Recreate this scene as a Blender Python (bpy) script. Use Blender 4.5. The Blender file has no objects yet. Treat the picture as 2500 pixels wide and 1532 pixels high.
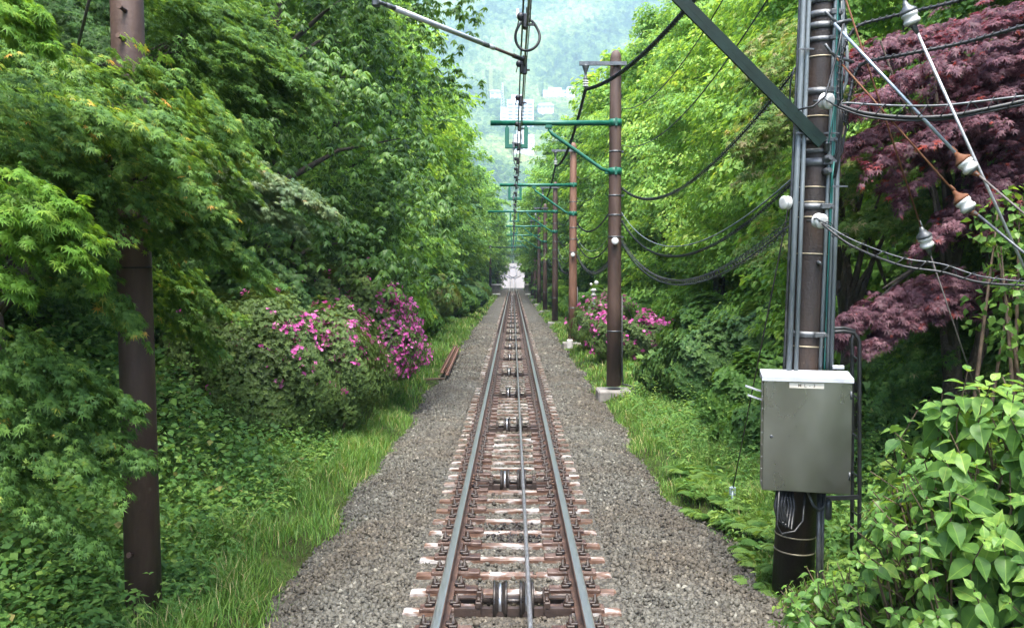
import bpy, math, random
import numpy as np
from mathutils import Vector, Matrix

sc = bpy.context.scene
C = sc.collection
R = math.radians

# ------------------------------------------------------------------ camera
F = 2000.0                       # focal length in pixels of a 2500 px wide frame
CAMH = 2.35
PITCH = math.atan(97.4 / F)
cam_d = bpy.data.cameras.new("camera")
cam = bpy.data.objects.new("camera", cam_d)
C.objects.link(cam)
cam.location = (0, 0, CAMH)
cam.rotation_euler = (R(90) - PITCH, 0, math.atan(2 / F))
cam_d.sensor_width = 36
cam_d.lens = 36 * F / 2500
cam_d.clip_start = 0.05
cam_d.clip_end = 6000
sc.camera = cam

# ------------------------------------------------------------------ light
SUN_EL, SUN_AZ = 69.0, 178.0      # azimuth east of the viewing direction (+Y)
w = bpy.data.worlds.new("World")
sc.world = w
w.use_nodes = True
wn = w.node_tree
for n in list(wn.nodes):
    wn.nodes.remove(n)
sky = wn.nodes.new("ShaderNodeTexSky")
sky.sky_type = 'NISHITA'
sky.sun_disc = False
sky.sun_elevation = R(SUN_EL)
sky.sun_rotation = R(SUN_AZ)
sky.air_density = 1.0
sky.dust_density = 3.0
sky.ozone_density = 1.0
bg = wn.nodes.new("ShaderNodeBackground")
bg.inputs[1].default_value = 0.15
wo = wn.nodes.new("ShaderNodeOutputWorld")
wn.links.new(sky.outputs[0], bg.inputs[0])
wn.links.new(bg.outputs[0], wo.inputs[0])
sun_d = bpy.data.lights.new("sun", 'SUN')
sun_d.energy = 1.7
sun_d.angle = R(25)
sun_d.color = (1.0, 0.95, 0.86)
sun = bpy.data.objects.new("sun", sun_d)
C.objects.link(sun)
sd = Vector((math.sin(R(SUN_AZ)) * math.cos(R(SUN_EL)), math.cos(R(SUN_AZ)) * math.cos(R(SUN_EL)), math.sin(R(SUN_EL))))
sun.rotation_euler = sd.to_track_quat('Z', 'Y').to_euler()
sun.location = (0, 0, 60)
sc.view_settings.view_transform = 'Standard'
sc.view_settings.look = 'None'
sc.view_settings.gamma = 1
sc.view_settings.exposure = 2.85
sc.cycles.max_bounces = 9
sc.cycles.diffuse_bounces = 6
sc.cycles.glossy_bounces = 2
sc.cycles.transmission_bounces = 6
sc.cycles.volume_bounces = 1
sc.cycles.use_denoising = True
sc.cycles.caustics_reflective = False
sc.cycles.caustics_refractive = False

# ------------------------------------------------------------------ helpers
def at(px, py, Y):
    """world point on the plane y = Y seen at a pixel of the 2500 x 1532 photograph"""
    cx, cy = (px - 1252) / F, (766 - py) / F
    d = (cx, math.cos(PITCH) + cy * math.sin(PITCH), -math.sin(PITCH) + cy * math.cos(PITCH))
    k = Y / d[1]
    return np.array((d[0] * k, Y, CAMH + d[2] * k))

def empty(name, loc=(0, 0, 0)):
    o = bpy.data.objects.new(name, None)
    o.empty_display_size = 0.2
    o.location = loc
    C.objects.link(o)
    return o

def tag(o, label=None, cat=None, group=None, kind=None):
    if label: o["label"] = label
    if cat: o["category"] = cat
    if group: o["group"] = group
    if kind: o["kind"] = kind
    return o

def np_mesh(name, V, loops, sizes, mat, parent=None, tint=None, smooth=False, mats=None, mat_idx=None, local=False):
    """V (n,3); loops flat vertex indices; sizes per-face loop counts"""
    me = bpy.data.meshes.new(name)
    V = np.asarray(V, np.float32)
    off = (0, 0, 0)
    if parent is not None and not local:
        p = parent
        loc = np.zeros(3)
        while p is not None:
            loc += np.array(p.location); p = p.parent
        V = V - loc.astype(np.float32)
    loops = np.asarray(loops, np.int32); sizes = np.asarray(sizes, np.int32)
    me.vertices.add(len(V)); me.vertices.foreach_set("co", V.ravel())
    me.loops.add(len(loops)); me.loops.foreach_set("vertex_index", loops)
    me.polygons.add(len(sizes))
    starts = np.zeros(len(sizes), np.int32); starts[1:] = np.cumsum(sizes)[:-1]
    me.polygons.foreach_set("loop_start", starts)
    me.polygons.foreach_set("loop_total", sizes)
    if smooth:
        me.polygons.foreach_set("use_smooth", np.ones(len(sizes), bool))
    for m in (mats or [mat]):
        me.materials.append(m)
    if mat_idx is not None:
        me.polygons.foreach_set("material_index", np.asarray(mat_idx, np.int32))
    if tint is not None:
        a = me.attributes.new("tint", 'FLOAT', 'FACE')
        a.data.foreach_set("value", np.asarray(tint, np.float32))
    me.update(calc_edges=True)
    o = bpy.data.objects.new(name, me)
    C.objects.link(o)
    if parent is not None:
        o.parent = parent
    return o

class MB:
    def __init__(s):
        s.v = []; s.f = []; s.n = 0; s.sm = []
    def add(s, V, Fc, smooth=False):
        V = [tuple(map(float, p)) for p in V]
        s.v += V
        for f in Fc:
            s.f.append([i + s.n for i in f]); s.sm.append(smooth)
        s.n += len(V)
        return s
    def box(s, c, d, rot=None, bevel=0.0):
        x, y, z = d[0] / 2, d[1] / 2, d[2] / 2
        if bevel > 0:
            b = min(bevel, x * .8, y * .8, z * .8)
            P = []
            for sz in (-1, 1):
                for (ex, ey, ez) in ((x - b, y - b, z), (x, y, z - b)):
                    pass
            # chamfered box: 24 vertices
            V = []; idx = {}
            for sx in (-1, 1):
                for sy in (-1, 1):
                    for sz in (-1, 1):
                        idx[(sx, sy, sz, 0)] = len(V); V.append((sx * x, sy * (y - b), sz * (z - b)))
                        idx[(sx, sy, sz, 1)] = len(V); V.append((sx * (x - b), sy * y, sz * (z - b)))
                        idx[(sx, sy, sz, 2)] = len(V); V.append((sx * (x - b), sy * (y - b), sz * z))
            I = lambda a, b_, c_, k: idx[(a, b_, c_, k)]
            Fc = []
            for q in (-1, 1):
                Fc.append([I(q, -1, -1, 0), I(q, 1, -1, 0), I(q, 1, 1, 0), I(q, -1, 1, 0)][::q])
                Fc.append([I(-1, q, -1, 1), I(-1, q, 1, 1), I(1, q, 1, 1), I(1, q, -1, 1)][::q])
                Fc.append([I(-1, -1, q, 2), I(1, -1, q, 2), I(1, 1, q, 2), I(-1, 1, q, 2)][::q])
            for a in (-1, 1):
                for b_ in (-1, 1):
                    Fc.append([I(a, b_, -1, 0), I(a, b_, -1, 1), I(a, b_, 1, 1), I(a, b_, 1, 0)])
                    Fc.append([I(a, -1, b_, 0), I(a, -1, b_, 2), I(a, 1, b_, 2), I(a, 1, b_, 0)])
                    Fc.append([I(-1, a, b_, 1), I(-1, a, b_, 2), I(1, a, b_, 2), I(1, a, b_, 1)])
                    for c_ in (-1, 1):
                        Fc.append([I(a, b_, c_, 0), I(a, b_, c_, 1), I(a, b_, c_, 2)])
        else:
            V = [(sx * x, sy * y, sz * z) for sx in (-1, 1) for sy in (-1, 1) for sz in (-1, 1)]
            Fc = [(0, 1, 3, 2), (4, 6, 7, 5), (0, 4, 5, 1), (2, 3, 7, 6), (0, 2, 6, 4), (1, 5, 7, 3)]
        V = np.array(V)
        if rot is not None:
            V = V @ np.array(rot).T
        return s.add(V + np.array(c), Fc)
    def beam(s, a, b, wd, ht, up=(0, 0, 1), bevel=0.0):
        a = np.array(a, float); b = np.array(b, float)
        L = np.linalg.norm(b - a); y = (b - a) / L
        u = np.array(up, float)
        x = np.cross(y, u); x /= np.linalg.norm(x)
        z = np.cross(x, y)
        return s.box((a + b) / 2, (wd, L, ht), np.array([x, y, z]).T, bevel)
    def tube(s, path, r, n=10, caps=True, closed=False):
        P = np.array(path, float)
        m = len(P)
        rr = np.full(m, r, float) if np.isscalar(r) else np.array(r, float)
        T = np.gradient(P, axis=0) if not closed else np.roll(P, -1, 0) - np.roll(P, 1, 0)
        T /= np.linalg.norm(T, axis=1)[:, None] + 1e-12
        u = np.array((0, 0, 1.0)) if abs(T[0][2]) < .9 else np.array((1.0, 0, 0))
        V = []
        x = np.cross(T[0], u); x /= np.linalg.norm(x)
        for i in range(m):
            x = x - T[i] * np.dot(x, T[i]); x /= np.linalg.norm(x) + 1e-12
            y = np.cross(T[i], x)
            for k in range(n):
                a = 2 * math.pi * k / n
                V.append(P[i] + rr[i] * (math.cos(a) * x + math.sin(a) * y))
        Fc = []
        for i in range(m if closed else m - 1):
            j = (i + 1) % m
            for k in range(n):
                l = (k + 1) % n
                Fc.append((i * n + k, i * n + l, j * n + l, j * n + k))
        s.add(V, Fc, True)
        if caps and not closed:
            b0 = s.n - len(V)
            s.f.append([b0 + k for k in range(n)][::-1]); s.sm.append(False)
            s.f.append([b0 + (m - 1) * n + k for k in range(n)]); s.sm.append(False)
        return s
    def lathe(s, a, axis, prof, n=20):
        """prof: list of (distance along axis, radius)"""
        a = np.array(a, float); ax = np.array(axis, float); ax /= np.linalg.norm(ax)
        u = np.array((0, 0, 1.0)) if abs(ax[2]) < .9 else np.array((1.0, 0, 0))
        x = np.cross(ax, u); x /= np.linalg.norm(x); y = np.cross(ax, x)
        V = []
        for (t, r) in prof:
            for k in range(n):
                q = 2 * math.pi * k / n
                V.append(a + ax * t + max(r, 1e-4) * (math.cos(q) * x + math.sin(q) * y))
        Fc = []
        for i in range(len(prof) - 1):
            for k in range(n):
                l = (k + 1) % n
                Fc.append((i * n + k, i * n + l, (i + 1) * n + l, (i + 1) * n + k))
        b0 = s.n
        s.add(V, Fc, True)
        s.f.append([b0 + k for k in range(n)][::-1]); s.sm.append(False)
        s.f.append([b0 + (len(prof) - 1) * n + k for k in range(n)]); s.sm.append(False)
        return s
    def ball(s, c, r, n=10):
        pr = [(-r * math.cos(math.pi * i / n), r * math.sin(math.pi * i / n)) for i in range(n + 1)]
        return s.lathe(c, (0, 0, 1), pr, n * 2)
    def prism(s, poly, y0, y1):
        """poly in (x,z), extruded along y"""
        m = len(poly)
        V = [(p[0], y0, p[1]) for p in poly] + [(p[0], y1, p[1]) for p in poly]
        Fc = [(i, (i + 1) % m, m + (i + 1) % m, m + i) for i in range(m)]
        Fc += [list(range(m))[::-1], list(range(m, 2 * m))]
        return s.add(V, Fc)
    def build(s, name, mat, parent=None, local=False):
        loops = [i for f in s.f for i in f]; sizes = [len(f) for f in s.f]
        o = np_mesh(name, np.array(s.v), loops, sizes, mat, parent, local=local)
        o.data.polygons.foreach_set("use_smooth", np.array(s.sm, bool))
        return o

def copy_tree(o, parent=None):
    c = o.copy(); C.objects.link(c)
    if parent is not None: c.parent = parent
    for ch in list(o.children):
        copy_tree(ch, c)
    return c

# ------------------------------------------------------------------ materials
def new_mat(name):
    m = bpy.data.materials.new(name); m.use_nodes = True
    nt = m.node_tree
    for n in list(nt.nodes): nt.nodes.remove(n)
    out = nt.nodes.new("ShaderNodeOutputMaterial")
    return m, nt, out

def ramp(nt, stops, fac):
    r = nt.nodes.new("ShaderNodeValToRGB")
    e = r.color_ramp.elements
    while len(e) < len(stops): e.new(0.5)
    for k, (p, c) in enumerate(stops):
        e[k].position = p; e[k].color = (*c, 1)
    nt.links.new(fac, r.inputs[0])
    return r

def tex(nt, kind, scale, detail=4, coord='Object', stretch=None, rough=.55):
    tc = nt.nodes.new("ShaderNodeTexCoord")
    src = tc.outputs[coord]
    if stretch:
        mp = nt.nodes.new("ShaderNodeMapping"); mp.inputs['Scale'].default_value = stretch
        nt.links.new(src, mp.inputs[0]); src = mp.outputs[0]
    t = nt.nodes.new({"noise": "ShaderNodeTexNoise", "voronoi": "ShaderNodeTexVoronoi"}[kind])
    t.inputs['Scale'].default_value = scale
    if kind == "noise":
        t.inputs['Detail'].default_value = detail; t.inputs['Roughness'].default_value = rough
    nt.links.new(src, t.inputs['Vector'])
    return t

def obj_offset(nt, t):
    oi = nt.nodes.new("ShaderNodeObjectInfo"); mm = nt.nodes.new("ShaderNodeVectorMath"); mm.operation = 'MULTIPLY_ADD'
    mm.inputs[1].default_value = (53, 31, 17); l = t.inputs['Vector'].links[0]; src = l.from_socket
    nt.links.new(oi.outputs['Random'], mm.inputs[0]); nt.links.new(src, mm.inputs[2]); nt.links.new(mm.outputs[0], t.inputs['Vector'])

def surf(name, stops, scale=6, rough=.7, metal=0.0, bump=.3, bscale=None, stretch=None, detail=5, spec=.5, rough_var=0.0, coord='Object', bdist=.01):
    m, nt, out = new_mat(name)
    b = nt.nodes.new("ShaderNodeBsdfPrincipled")
    t = tex(nt, "noise", scale, detail, coord, stretch)
    obj_offset(nt, t)
    r = ramp(nt, stops, t.outputs['Fac'])
    nt.links.new(r.outputs[0], b.inputs['Base Color'])
    b.inputs['Roughness'].default_value = rough
    b.inputs['Metallic'].default_value = metal
    b.inputs['Specular IOR Level'].default_value = spec
    if rough_var:
        mr = nt.nodes.new("ShaderNodeMapRange")
        mr.inputs[1].default_value = .35; mr.inputs[2].default_value = .65
        mr.inputs[3].default_value = rough - rough_var; mr.inputs[4].default_value = rough + rough_var
        nt.links.new(t.outputs['Fac'], mr.inputs[0]); nt.links.new(mr.outputs[0], b.inputs['Roughness'])
    if bump:
        t2 = tex(nt, "noise", bscale or scale * 6, 4, coord)
        bp = nt.nodes.new("ShaderNodeBump"); bp.inputs['Strength'].default_value = bump
        bp.inputs['Distance'].default_value = bdist
        nt.links.new(t2.outputs['Fac'], bp.inputs['Height']); nt.links.new(bp.outputs[0], b.inputs['Normal'])
    nt.links.new(b.outputs[0], out.inputs[0])
    return m

def leaf_mat(name, stops, trans=.40, rough=.5, spec=.22, ttint=(1.4, 1.2, .5)):
    stops = [(p, tuple(v * .9 + .1 * (c[0] * .3 + c[1] * .6 + c[2] * .1) for v in (c[0] * 1.04, c[1] * .96, c[2] * 1.05))) for p, c in stops]
    m, nt, out = new_mat(name)
    a = nt.nodes.new("ShaderNodeAttribute"); a.attribute_name = "tint"
    oi = nt.nodes.new("ShaderNodeObjectInfo")
    ad = nt.nodes.new("ShaderNodeMath"); ad.operation = 'MULTIPLY_ADD'
    ad.inputs[1].default_value = .22; 
    sb = nt.nodes.new("ShaderNodeMath"); sb.operation = 'SUBTRACT'; sb.inputs[1].default_value = .11
    nt.links.new(oi.outputs['Random'], ad.inputs[0]); nt.links.new(a.outputs['Fac'], ad.inputs[2])
    nt.links.new(ad.outputs[0], sb.inputs[0])
    r = ramp(nt, stops, sb.outputs[0])
    b = nt.nodes.new("ShaderNodeBsdfPrincipled")
    b.inputs['Roughness'].default_value = rough
    b.inputs['Specular IOR Level'].default_value = spec
    nt.links.new(r.outputs[0], b.inputs['Base Color'])
    tr = nt.nodes.new("ShaderNodeBsdfTranslucent")
    mu = nt.nodes.new("ShaderNodeMix"); mu.data_type = 'RGBA'; mu.blend_type = 'MULTIPLY'
    mu.inputs[0].default_value = 1.0
    mu.inputs[7].default_value = (*ttint, 1)
    nt.links.new(r.outputs[0], mu.inputs[6]); nt.links.new(mu.outputs[2], tr.inputs[0])
    mx = nt.nodes.new("ShaderNodeMixShader"); mx.inputs[0].default_value = trans + .08
    nt.links.new(b.outputs[0], mx.inputs[1]); nt.links.new(tr.outputs[0], mx.inputs[2])
    nt.links.new(mx.outputs[0], out.inputs[0])
    return m

M = {}
M['rust'] = surf("rusty_steel", [(.3, (0.041, 0.021, 0.014)), (.5, (0.086, 0.045, 0.028)), (.7, (0.146, 0.084, 0.056))], 9, .75, bump=.5)
M['rail_side'] = surf("rail_side", [(.3, (0.035, 0.019, 0.015)), (.6, (0.087, 0.048, 0.032)), (.8, (0.111, 0.070, 0.054))], 5, .8, bump=.4)
M['rail_top'] = surf("rail_head_steel", [(.3, (0.192, 0.199, 0.186)), (.7, (0.274, 0.285, 0.267))], 14, .38, metal=.75, bump=.08, stretch=(6, .6, 1), rough_var=.08)
M['sleeper'] = surf("sleeper_rust_glare", [(.36, (.085, .045, .03)), (.50, (.17, .10, .07)), (.60, (.42, .385, .36)), (.78, (.62, .61, .60))], 5.5, .35, bump=.35, stretch=(.8, 1.6, 1), detail=7)  # rust, plus pale patches: sky glare on wet steel put into the colour
M['plate'] = surf("tie_plate_steel", [(.3, (0.028, 0.014, 0.011)), (.5, (0.074, 0.038, 0.026)), (.66, (0.125, 0.081, 0.063)), (.8, (0.234, 0.216, 0.219))], 9, .5, bump=.4)
M['oily_rust'] = surf("oily_rusted_frame", [(.3, (.018, .012, .009)), (.6, (.05, .032, .024)), (.8, (.11, .075, .055))], 9, .55, bump=.4)
M['greasy'] = surf("greasy_dark_steel", [(.3, (.012, .011, .011)), (.7, (.045, .036, .03))], 12, .35, metal=.3, bump=.3, rough_var=.12)
M['groove'] = surf("polished_groove_steel", [(.3, (.35, .35, .36)), (.7, (.55, .55, .56))], 20, .28, metal=.9, bump=.05)
M['bolt'] = surf("oiled_bolt_steel", [(.3, (0.009, 0.007, 0.005)), (.7, (0.045, 0.027, 0.020))], 30, .5, bump=.3)
M['cable'] = surf("oiled_haul_cable", [(.3, (.13, .13, .135)), (.7, (.36, .36, .37))], 60, .32, metal=.55, bump=.4, stretch=(1, .3, 1))
M['black'] = surf("black_rubber", [(.3, (.008, .009, .01)), (.7, (.022, .024, .026))], 20, .45, bump=.1)
M['conduit'] = surf("grey_conduit", [(.3, (0.120, 0.150, 0.162)), (.55, (0.180, 0.210, 0.222)), (.8, (0.240, 0.264, 0.270))], 8, .5, metal=.2, bump=.15, stretch=(3, 3, .5))
M['band'] = surf("steel_band", [(.3, (0.060, 0.066, 0.072)), (.7, (0.156, 0.168, 0.174))], 14, .45, metal=.5, bump=.2)
M['brass'] = surf("tarnished_strap", [(.3, (.25, .21, .13)), (.7, (.42, .37, .26))], 25, .5, metal=.4, bump=.1)
M['porcelain'] = surf("white_porcelain", [(.3, (0.465, 0.473, 0.450)), (.7, (0.600, 0.608, 0.593))], 18, .22, bump=.03)
M['teal'] = surf("teal_insulated_wire", [(.3, (.015, .11, .10)), (.7, (.03, .18, .16))], 9, .45, bump=.05)
M['green'] = surf("green_painted_steel", [(.3, (0.006, 0.082, 0.049)), (.55, (0.010, 0.122, 0.074)), (.85, (0.020, 0.157, 0.102))], 7, .42, bump=.12)
M['darkgreen'] = surf("dark_green_painted_steel", [(.3, (.002, .011, .008)), (.7, (.005, .022, .016))], 7, .6, spec=.25, bump=.12)
M['pole'] = surf("brown_painted_pole", [(.25, (0.034, 0.019, 0.014)), (.5, (0.073, 0.043, 0.032)), (.75, (0.117, 0.073, 0.055))], 2.2, .65, bump=.35, bscale=40, stretch=(2.5, 2.5, .5))
M['pole_orange'] = surf("orange_brown_steel", [(.25, (0.119, 0.058, 0.036)), (.5, (0.187, 0.093, 0.060)), (.75, (0.255, 0.140, 0.093))], 2.2, .65, bump=.3, bscale=40, stretch=(2.5, 2.5, .5))  # lighter and more orange than the plain brown pole colour
M['pole_dark'] = surf("blackened_brown_pole", [(.25, (0.007, 0.004, 0.003)), (.5, (0.018, 0.012, 0.009)), (.72, (0.041, 0.023, 0.014))], 2.5, .6, bump=.4, bscale=50, stretch=(2.5, 2.5, .7))
M['box'] = surf("brushed_stainless", [(.3, (.20, .20, .175)), (.7, (.25, .25, .215))], 2, .3, metal=.92, bump=.05, bscale=160, stretch=(1.5, 1, .8), rough_var=.06, bdist=.001)
M['box_side'] = surf("stained_stainless_edge", [(.3, (.20, .15, .13)), (.7, (.42, .38, .34))], 12, .5, metal=.5, bump=.3)
M['plaque'] = surf("cream_label_plate", [(.3, (.55, .51, .42)), (.7, (.66, .62, .53))], 15, .5, bump=.02)
M['ink'] = surf("faded_ink", [(.3, (.04, .03, .02)), (.7, (.08, .06, .045))], 20, .7, bump=0)
M['galv'] = surf("galvanised_rod", [(.3, (.22, .28, .34)), (.7, (.36, .43, .50))], 12, .4, metal=.45, bump=.1)
M['rustrod'] = surf("orange_rust_rod", [(.3, (0.072, 0.021, 0.007)), (.5, (0.135, 0.046, 0.014)), (.75, (0.117, 0.066, 0.035))], 14, .75, bump=.3)
M['browncable'] = surf("weathered_wire", [(.3, (.06, .05, .045)), (.7, (.15, .13, .12))], 20, .6, bump=.2)
M['whitewire'] = surf("bright_stranded_wire", [(.3, (0.350, 0.364, 0.378)), (.7, (0.504, 0.518, 0.532))], 30, .4, metal=.3, bump=.2)
M['silver'] = surf("silver_tube", [(.3, (0.410, 0.426, 0.459)), (.7, (0.508, 0.525, 0.549))], 8, .35, metal=.15, bump=.05)
M['concrete'] = surf("weathered_concrete", [(.3, (0.161, 0.149, 0.136)), (.55, (0.260, 0.242, 0.223)), (.8, (0.341, 0.322, 0.298))], 5, .85, bump=.5)
M['concrete_light'] = surf("pale_concrete", [(.3, (.50, .49, .47)), (.8, (.72, .70, .67))], 3, .8, bump=.3)
M['bark'] = surf("bark", [(.3, (.035, .027, .02)), (.55, (.075, .06, .045)), (.8, (.12, .10, .08))], 6, .9, bump=.9, stretch=(3, 3, .6), bdist=.03)
M['stem'] = surf("shrub_stem", [(.3, (.06, .04, .025)), (.8, (.16, .11, .07))], 10, .8, bump=.4)
M['stone'] = None
M['plaster'] = surf("white_plaster", [(.3, (0.762, 0.750, 0.739)), (.8, (0.918, 0.907, 0.896))], .4, .8, bump=0)
M['roof'] = surf("grey_roof", [(.3, (.30, .31, .34)), (.8, (.42, .43, .46))], 1, .7, bump=0)
M['window'] = surf("dark_window", [(.3, (.30, .33, .36)), (.8, (.42, .44, .46))], .6, .4, bump=0)

# ---- ground-like materials
def ground_mat():
    m, nt, out = new_mat("earth_and_moss")
    b = nt.nodes.new("ShaderNodeBsdfPrincipled"); b.inputs['Roughness'].default_value = .95; b.inputs['Specular IOR Level'].default_value = .1
    t = tex(nt, "noise", 1.6, 8)
    r = ramp(nt, [(.3, (.03, .026, .014)), (.45, (.045, .06, .018)), (.6, (.06, .10, .02)), (.75, (.10, .08, .04))], t.outputs['Fac'])
    nt.links.new(r.outputs[0], b.inputs['Base Color'])
    t2 = tex(nt, "noise", 22, 6); bp = nt.nodes.new("ShaderNodeBump"); bp.inputs['Distance'].default_value = .06
    nt.links.new(t2.outputs['Fac'], bp.inputs['Height']); nt.links.new(bp.outputs[0], b.inputs['Normal'])
    nt.links.new(b.outputs[0], out.inputs[0]); return m
def gravel_mat():
    m, nt, out = new_mat("crushed_stone_ballast")
    b = nt.nodes.new("ShaderNodeBsdfPrincipled"); b.inputs['Roughness'].default_value = .85
    v = tex(nt, "voronoi", 26); 
    sp = nt.nodes.new("ShaderNodeSeparateColor"); nt.links.new(v.outputs['Color'], sp.inputs[0])
    r = ramp(nt, [(.0, (0.033, 0.030, 0.024)), (.4, (0.066, 0.061, 0.050)), (.8, (0.103, 0.097, 0.078)), (1, (0.147, 0.139, 0.117))], sp.outputs[0])
    big = tex(nt, "noise", .7, 5)
    rb = ramp(nt, [(.35, (.8, .73, .66)), (.6, (1.0, 1.02, 1.02))], big.outputs['Fac'])
    mu = nt.nodes.new("ShaderNodeMix"); mu.data_type = 'RGBA'; mu.blend_type = 'MULTIPLY'; mu.inputs[0].default_value = 1
    nt.links.new(r.outputs[0], mu.inputs[6]); nt.links.new(rb.outputs[0], mu.inputs[7])
    nt.links.new(mu.outputs[2], b.inputs['Base Color'])
    bp = nt.nodes.new("ShaderNodeBump"); bp.invert = True; bp.inputs['Distance'].default_value = .03; bp.inputs['Strength'].default_value = 1
    nt.links.new(v.outputs['Distance'], bp.inputs['Height']); nt.links.new(bp.outputs[0], b.inputs['Normal'])
    nt.links.new(b.outputs[0], out.inputs[0]); return m
def stone_mat():
    m, nt, out = new_mat("ballast_stone")
    b = nt.nodes.new("ShaderNodeBsdfPrincipled"); b.inputs['Roughness'].default_value = .75
    a = nt.nodes.new("ShaderNodeAttribute"); a.attribute_name = "tint"
    r = ramp(nt, [(.0, (0.034, 0.030, 0.023)), (.35, (0.066, 0.062, 0.049)), (.7, (0.101, 0.094, 0.076)), (.93, (0.139, 0.131, 0.107)), (1, (0.201, 0.194, 0.161))], a.outputs['Fac'])
    big = tex(nt, "noise", .9, 5)
    rb = ramp(nt, [(.36, (.84, .76, .68)), (.58, (1.0, 1.02, 1.02))], big.outputs['Fac'])
    mu = nt.nodes.new("ShaderNodeMix"); mu.data_type = 'RGBA'; mu.blend_type = 'MULTIPLY'; mu.inputs[0].default_value = 1
    nt.links.new(r.outputs[0], mu.inputs[6]); nt.links.new(rb.outputs[0], mu.inputs[7])
    nt.links.new(mu.outputs[2], b.inputs['Base Color'])
    nt.links.new(b.outputs[0], out.inputs[0]); return m
def hill_mat():
    m, nt, out = new_mat("distant_forest")
    b = nt.nodes.new("ShaderNodeBsdfPrincipled"); b.inputs['Roughness'].default_value = .9
    a = nt.nodes.new("ShaderNodeAttribute"); a.attribute_name = "tint"
    t = tex(nt, "noise", .35, 6)
    ad = nt.nodes.new("ShaderNodeMath"); ad.operation = 'MULTIPLY_ADD'; ad.inputs[1].default_value = .9
    nt.links.new(t.outputs['Fac'], ad.inputs[0]); nt.links.new(a.outputs['Fac'], ad.inputs[2])
    r = ramp(nt, [(.3, (0.012, 0.029, 0.018)), (.6, (0.045, 0.098, 0.030)), (.8, (0.120, 0.189, 0.050)), (1.0, (0.220, 0.262, 0.090))], ad.outputs[0])
    nt.links.new(r.outputs[0], b.inputs['Base Color'])
    bp = nt.nodes.new("ShaderNodeBump"); bp.inputs['Distance'].default_value = 2.0
    t2 = tex(nt, "noise", .8, 5)
    nt.links.new(t2.outputs['Fac'], bp.inputs['Height']); nt.links.new(bp.outputs[0], b.inputs['Normal'])
    nt.links.new(b.outputs[0], out.inputs[0]); return m
M['ground'] = ground_mat(); M['gravel'] = gravel_mat(); M['stone'] = stone_mat(); M['hill'] = hill_mat()
M['maple'] = leaf_mat("green_maple_leaves", [(.0, (0.041, 0.120, 0.025)), (.4, (0.084, 0.215, 0.036)), (.75, (0.160, 0.335, 0.040)), (.93, (0.374, 0.432, 0.038)), (1, (0.710, 0.383, 0.063))])
M['maple_pale'] = leaf_mat("pale_maple_leaves", [(.0, (0.090, 0.187, 0.085)), (.5, (0.180, 0.306, 0.128)), (.9, (0.288, 0.391, 0.170)), (1, (0.450, 0.289, 0.119))], rough=.4, spec=.4)
M['maple_light'] = leaf_mat("light_maple_leaves", [(.0, (.03, .10, .025)), (.45, (.08, .21, .035)), (.8, (.17, .32, .05)), (.95, (.27, .37, .08)), (1, (.38, .36, .16))], trans=.42)
M['maple_lime'] = leaf_mat("lime_maple_leaves", [(.0, (0.066, 0.198, 0.014)), (.5, (0.132, 0.330, 0.020)), (1, (0.264, 0.440, 0.030))], trans=.45)
M['purple'] = leaf_mat("purple_maple_leaves", [(.0, (0.054, 0.027, 0.033)), (.45, (0.144, 0.073, 0.088)), (.78, (0.241, 0.132, 0.144)), (.9, (0.337, 0.048, 0.028)), (1, (0.432, 0.073, 0.023))], ttint=(1.5, .5, .5), trans=.3)
M['chestnut'] = leaf_mat("chestnut_leaves", [(.0, (0.039, 0.109, 0.024)), (.45, (0.085, 0.217, 0.030)), (.85, (0.171, 0.348, 0.042)), (1, (0.403, 0.464, 0.084))], rough=.4, spec=.35)
M['bright'] = leaf_mat("spring_leaves", [(.0, (0.073, 0.206, 0.031)), (.4, (0.158, 0.367, 0.048)), (.8, (0.286, 0.530, 0.064)), (1, (0.458, 0.620, 0.110))], trans=.42)
M['mid'] = leaf_mat("mid_green_leaves", [(.0, (0.038, 0.123, 0.021)), (.5, (0.095, 0.238, 0.033)), (1, (0.228, 0.405, 0.046))])
M['dark'] = leaf_mat("dark_green_leaves", [(.0, (0.024, 0.082, 0.020)), (.5, (0.056, 0.154, 0.032)), (1, (0.140, 0.270, 0.043))], trans=.2)
M['azalea'] = leaf_mat("azalea_leaves", [(.0, (0.047, 0.090, 0.022)), (.5, (0.094, 0.179, 0.034)), (.85, (0.203, 0.314, 0.048)), (1, (0.234, 0.149, 0.061))], trans=.25)
M['petal'] = leaf_mat("magenta_petals", [(.0, (0.487, 0.051, 0.283)), (.5, (0.655, 0.117, 0.424)), (1, (0.825, 0.321, 0.585))], trans=.35, ttint=(1, .6, .8))
M['hydra'] = leaf_mat("broad_bush_leaves", [(.0, (0.052, 0.147, 0.034)), (.45, (0.109, 0.268, 0.043)), (.8, (0.218, 0.414, 0.051)), (1, (0.363, 0.512, 0.085))], rough=.35, trans=.42)
M['grass'] = leaf_mat("grass_blades", [(.0, (0.038, 0.135, 0.019)), (.5, (0.096, 0.254, 0.030)), (.9, (0.194, 0.362, 0.048)), (1, (0.463, 0.442, 0.182))], trans=.3)
M['fern'] = leaf_mat("fern_fronds", [(.0, (0.065, 0.180, 0.024)), (1, (0.182, 0.336, 0.048))], trans=.35)
M['cover'] = leaf_mat("ground_cover_leaves", [(.0, (0.050, 0.144, 0.026)), (.5, (0.097, 0.255, 0.040)), (.97, (0.234, 0.407, 0.053)), (1, (0.332, 0.325, 0.085))], trans=.3)

# ------------------------------------------------------------------ terrain profile
def zt(y):
    y = np.asarray(y, float)
    q = np.clip(y - 147, 0, None)
    return np.where(q < 48, .00054 * q * q, 1.244 + .0518 * (q - 48))

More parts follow.
